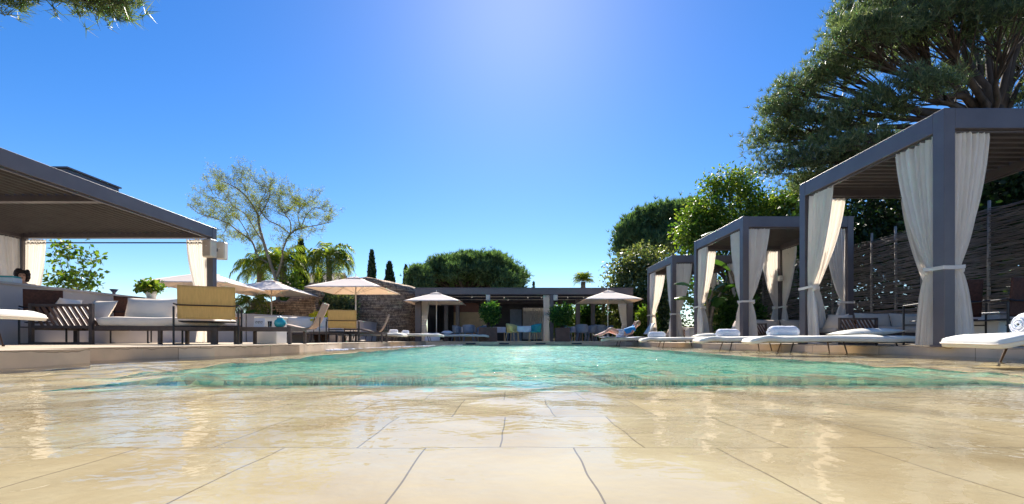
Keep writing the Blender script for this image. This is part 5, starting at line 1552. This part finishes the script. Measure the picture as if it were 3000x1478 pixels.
def big_leaf_plant(label, base, h, n, ll, lw, matk, tr=.09, name='strelitzia', spread=.55):
    b = Vector(base); t = thing(name, label, 'banana plant', b)
    mb = MB(); ml = MB()
    for k in range(n):
        az = k*2.4+random.uniform(-.3, .3); tilt = random.uniform(.05, spread)
        p0 = Vector((random.uniform(-.1, .1), random.uniform(-.1, .1), 0)); hh = h*random.uniform(.6, .95)
        dr = Vector((math.cos(az), math.sin(az), 0)); p1 = p0+dr*tilt*hh*.5+Vector((0, 0, hh))
        mb.tube(bez(p0, p0+Vector((0, 0, hh*.6)), p1, 6), [tr*.5, tr*.45, tr*.4, tr*.33, tr*.26, tr*.2, tr*.16], 6, False)
        sd = dr.cross(Vector((0, 0, 1)))
        tw = random.uniform(-.6, .6)
        def fn(s, q, p1=p1, dr=dr, sd=sd, tw=tw):
            w = lw*math.sin(math.pi*min(.98, q*.93+.05))**.6*(s-.5)*2
            c = p1+dr*ll*(q*.55+.25*q*q)+Vector((0, 0, ll*(q*.85-.65*q*q)))
            side = (sd*math.cos(tw)+Vector((0, 0, 1))*math.sin(tw))
            return c+side*w*.5+Vector((0, 0, -abs(w)*.22+.02*math.sin(q*40)*abs(w)))
        ml.sheet(fn, 8, 16)
    mb.build('stalks', M['palm_bark'], t, True); ml.build('leaves', M[matk], t, True)
    return t
big_leaf_plant('tall banana-like plant with paddle leaves above the middle cabana', (8.15, 15.9, 0), 3.9, 9, 1.4, .24, 'banana', .3)
big_leaf_plant('lower paddle-leaved plant with brown stalks between the cabanas', (6.75, 15.5, 0), 1.9, 10, 1.0, .34, 'banana', .2)
big_leaf_plant('small paddle-leaved plant beside the leftmost palm', (-10.1, 17.0, 0), 1.4, 8, .9, .26, 'banana', .12)

# palms
gp = 'drooping palms on the left'
palm('drooping feathery palm behind the large parasol, right of the others', ((828-1283)/F*22.5, 22.5, 0), 4.0, .14, 24, 1.75, .68, 2.3, gp, 1.3)
palm('drooping feathery palm left of the bare tree', ((655-1283)/F*22.5, 22.5, 0), 3.55, .17, 22, 1.75, .6, 2.1, gp, 1.25)
palm('bright feathery palm in the middle, by the bare tree trunk', ((712-1283)/F*22.8, 22.8, 0), 3.75, .18, 22, 1.85, .6, 1.6, gp, 1.35)
palm('short palm with spreading fronds under the leftmost parasol edge', ((630-1283)/F*17.3, 17.3, 0), 1.35, .15, 18, 1.0, .34, 2.0, gp, 1.2)
palm('stiff fan-headed palm standing far behind the pavilion roof', ((1467-1283)/F*38, 38, 0), 4.9, .22, 46, 1.0, .42, 1.2, None, 1.6, 14, hang=.5)

# bare feathery tree
def bare_tree():
    d0 = 21.5
    b = Vector(((705-1283)/F*d0, d0, 0)); t = thing('bare_tree', 'nearly bare spreading tree with fine twigs and sparse yellow-green leaves', 'tree', b)
    def cp(x, y): return ((400+x*.4334)*.8587, (500+y*.4334)*.8587)
    rr = random.Random(5)
    Ls = [ ([(945, 760), (930, 700), (870, 520), (830, 380), (820, 300), (760, 200), (690, 130), (620, 90), (560, 70)], .085, 0),
           ([(940, 690), (880, 620), (820, 580), (780, 480), (700, 420), (620, 360), (520, 320), (420, 290), (340, 220)], .06, .8),
           ([(950, 720), (985, 600), (990, 530), (1040, 430), (1110, 390), (1220, 370), (1330, 345)], .065, -.8),
           ([(1040, 430), (960, 370), (880, 330), (830, 240), (870, 150), (860, 90)], .035, -.3),
           ([(1040, 430), (1040, 350), (1000, 290), (960, 220), (980, 140)], .035, .6),
           ([(860, 490), (800, 400), (740, 300), (650, 240), (560, 190), (480, 180)], .035, .9),
           ([(830, 310), (880, 220), (900, 150), (850, 80)], .03, -.6),
           ([(1110, 390), (1150, 300), (1210, 250), (1280, 280)], .028, -1.2),
           ([(1110, 390), (1090, 300), (1110, 220), (1060, 180)], .028, .3),
           ([(780, 480), (690, 330), (620, 300), (540, 240)], .026, 1.4),
           ([(620, 360), (590, 420), (560, 460)], .02, 1.2),
           ([(760, 200), (740, 120), (700, 70), (720, 40)], .02, .5),
           ([(650, 240), (600, 160), (560, 130)], .018, 1.1),
           ([(1000, 290), (1080, 230), (1150, 220), (1200, 200)], .022, .9)]
    mb = MB(); tips = []; seg = []
    mb.tube([(0, 0, 0), (.02, 0, .7), (P(*cp(945, 760), d0)-b)], [.13, .11, .09], 9)
    for pts, r0, dy in Ls:
        n = len(pts); W = []
        for i, (x, y) in enumerate(pts):
            u, v = cp(x, y); dd = d0+dy*i/(n-1)*1.6
            W.append(P(u, v, dd)-b)
        # smooth
        S = []
        for i in range(n-1):
            for k in range(4):
                f = k/4; p0 = W[max(i-1, 0)]; p1 = W[i]; p2 = W[i+1]; p3 = W[min(i+2, n-1)]
                S.append(.5*((2*p1)+(-p0+p2)*f+(2*p0-5*p1+4*p2-p3)*f*f+(-p0+3*p1-3*p2+p3)*f**3))
        S.append(W[-1]); m_ = len(S)
        mb.tube(S, [max(.008, r0*(1-.85*i/(m_-1))) for i in range(m_)], 6, False)
        for i in range(int(m_*.25), m_-1): seg.append((S[i], (S[i+1]-S[i]).normalized(), 1-.5*i/m_))
    def twig(p, dr, ln, r, lev):
        pts = [p]; q = p.copy(); dd = dr.copy(); N = 6
        for i in range(N):
            dd = (dd+Vector((rr.gauss(0, .18), rr.gauss(0, .18), rr.gauss(.03, .16)))).normalized(); q = q+dd*ln/N; pts.append(q.copy())
            if lev < 2 and rr.random() < (.75 if lev == 0 else .5):
                sd = (dd+Vector((rr.gauss(0, .7), rr.gauss(0, .7), rr.gauss(.1, .5)))).normalized()
                twig(q, sd, ln*rr.uniform(.4, .65), r*.6, lev+1)
        mb.tube(pts, [max(.003, r*(1-.75*i/N)) for i in range(N+1)], 4, False)
        for i in range(2, N+1): tips.append(pts[i])
    for (p, dr, k) in seg:
        for _ in range(2):
            if rr.random() < .6:
                sd = (dr*.7+Vector((rr.gauss(0, .6), rr.gauss(0, .8), rr.gauss(.12, .5)))).normalized()
                twig(p, sd, rr.uniform(.35, .85), .010, 0)
    mb.build('trunk', M['bark_pale'], t, True)
    T = np.array([tuple(p) for p in tips])
    k = rng.random(len(T)) < .72; T = T[k]
    C = np.repeat(T, 2, 0)+rng.normal(size=(len(T)*2, 3))*.06
    leaf_mesh('crown', C, .078, M['feather'], t, .22, .1)
bare_tree()
# sparse tree behind the bar
b = ((190-1283)/F*14.5, 14.5, 0)
lob = [LB(150, 650, 14.5, .32), LB(165, 625, 14.3, .28), LB(215, 640, 14.6, .32), LB(240, 650, 14.3, .2), LB(150, 700, 14.5, .4), LB(200, 690, 14.5, .4), LB(235, 700, 14.4, .28), LB(185, 715, 14.6, .4), LB(130, 710, 14.3, .25)]
leafy('young_tree', 'sparse young tree with large yellow-green leaves behind the bar', 'tree', b, lob, .04, 1.3, 150, 5, .15, M['bright'], spread_r=.10, shell=.3, branch=1.0, aspect=.6)

# ============================================================= SKY, SUN, CAMERA
SUN_EL, SUN_AZ = 39.5, 1.0
w = bpy.data.worlds.new('World'); scn.world = w; w.use_nodes = True
wt_ = w.node_tree; wt_.nodes.clear()
sk = wt_.nodes.new('ShaderNodeTexSky'); sk.sky_type = 'NISHITA'; sk.sun_disc = False
sk.sun_elevation = R(SUN_EL); sk.sun_rotation = R(SUN_AZ); sk.altitude = 50; sk.air_density = SKY[0]; sk.dust_density = SKY[1]; sk.ozone_density = SKY[2]
hs = wt_.nodes.new('ShaderNodeHueSaturation'); hs.inputs['Saturation'].default_value = SKY[4]; hs.inputs['Hue'].default_value = SKY[5]
bg = wt_.nodes.new('ShaderNodeBackground'); bg.inputs[1].default_value = SKY[3]
wo = wt_.nodes.new('ShaderNodeOutputWorld')
wt_.links.new(sk.outputs[0], hs.inputs['Color']); wt_.links.new(hs.outputs[0], bg.inputs[0]); wt_.links.new(bg.outputs[0], wo.inputs[0])
ld = bpy.data.lights.new('sun', 'SUN'); ld.energy = SUN_E; ld.angle = R(.5); ld.color = (1.0, .93, .82)
lo = bpy.data.objects.new('sun', ld); COL.objects.link(lo)
el, az = R(SUN_EL), R(SUN_AZ)
dirv = Vector((-math.sin(az)*math.cos(el), -math.cos(az)*math.cos(el), -math.sin(el)))
lo.rotation_euler = dirv.to_track_quat('-Z', 'Y').to_euler(); lo.location = (0, 0, 20)

cd = bpy.data.cameras.new('camera'); cam = bpy.data.objects.new('camera', cd); COL.objects.link(cam)
cam.location = (0, 0, EYE); cam.rotation_euler = (math.pi/2, 0, 0)
cd.sensor_width = 36; cd.lens = 36*F/2576; cd.shift_x = 5/2576; cd.shift_y = 219.5/2576
cd.clip_start = .02; cd.clip_end = 2000
scn.camera = cam
scn.view_settings.view_transform = 'Standard'; scn.view_settings.look = 'None'
scn.view_settings.exposure = EXPO; scn.view_settings.gamma = 1
scn.cycles.use_denoising = True
scn.cycles.max_bounces = 12; scn.cycles.transparent_max_bounces = 24; scn.cycles.diffuse_bounces = 4; scn.cycles.glossy_bounces = 4; scn.cycles.transmission_bounces = 8
scn.cycles.sample_clamp_indirect = 6; scn.cycles.caustics_reflective = False; scn.cycles.caustics_refractive = True
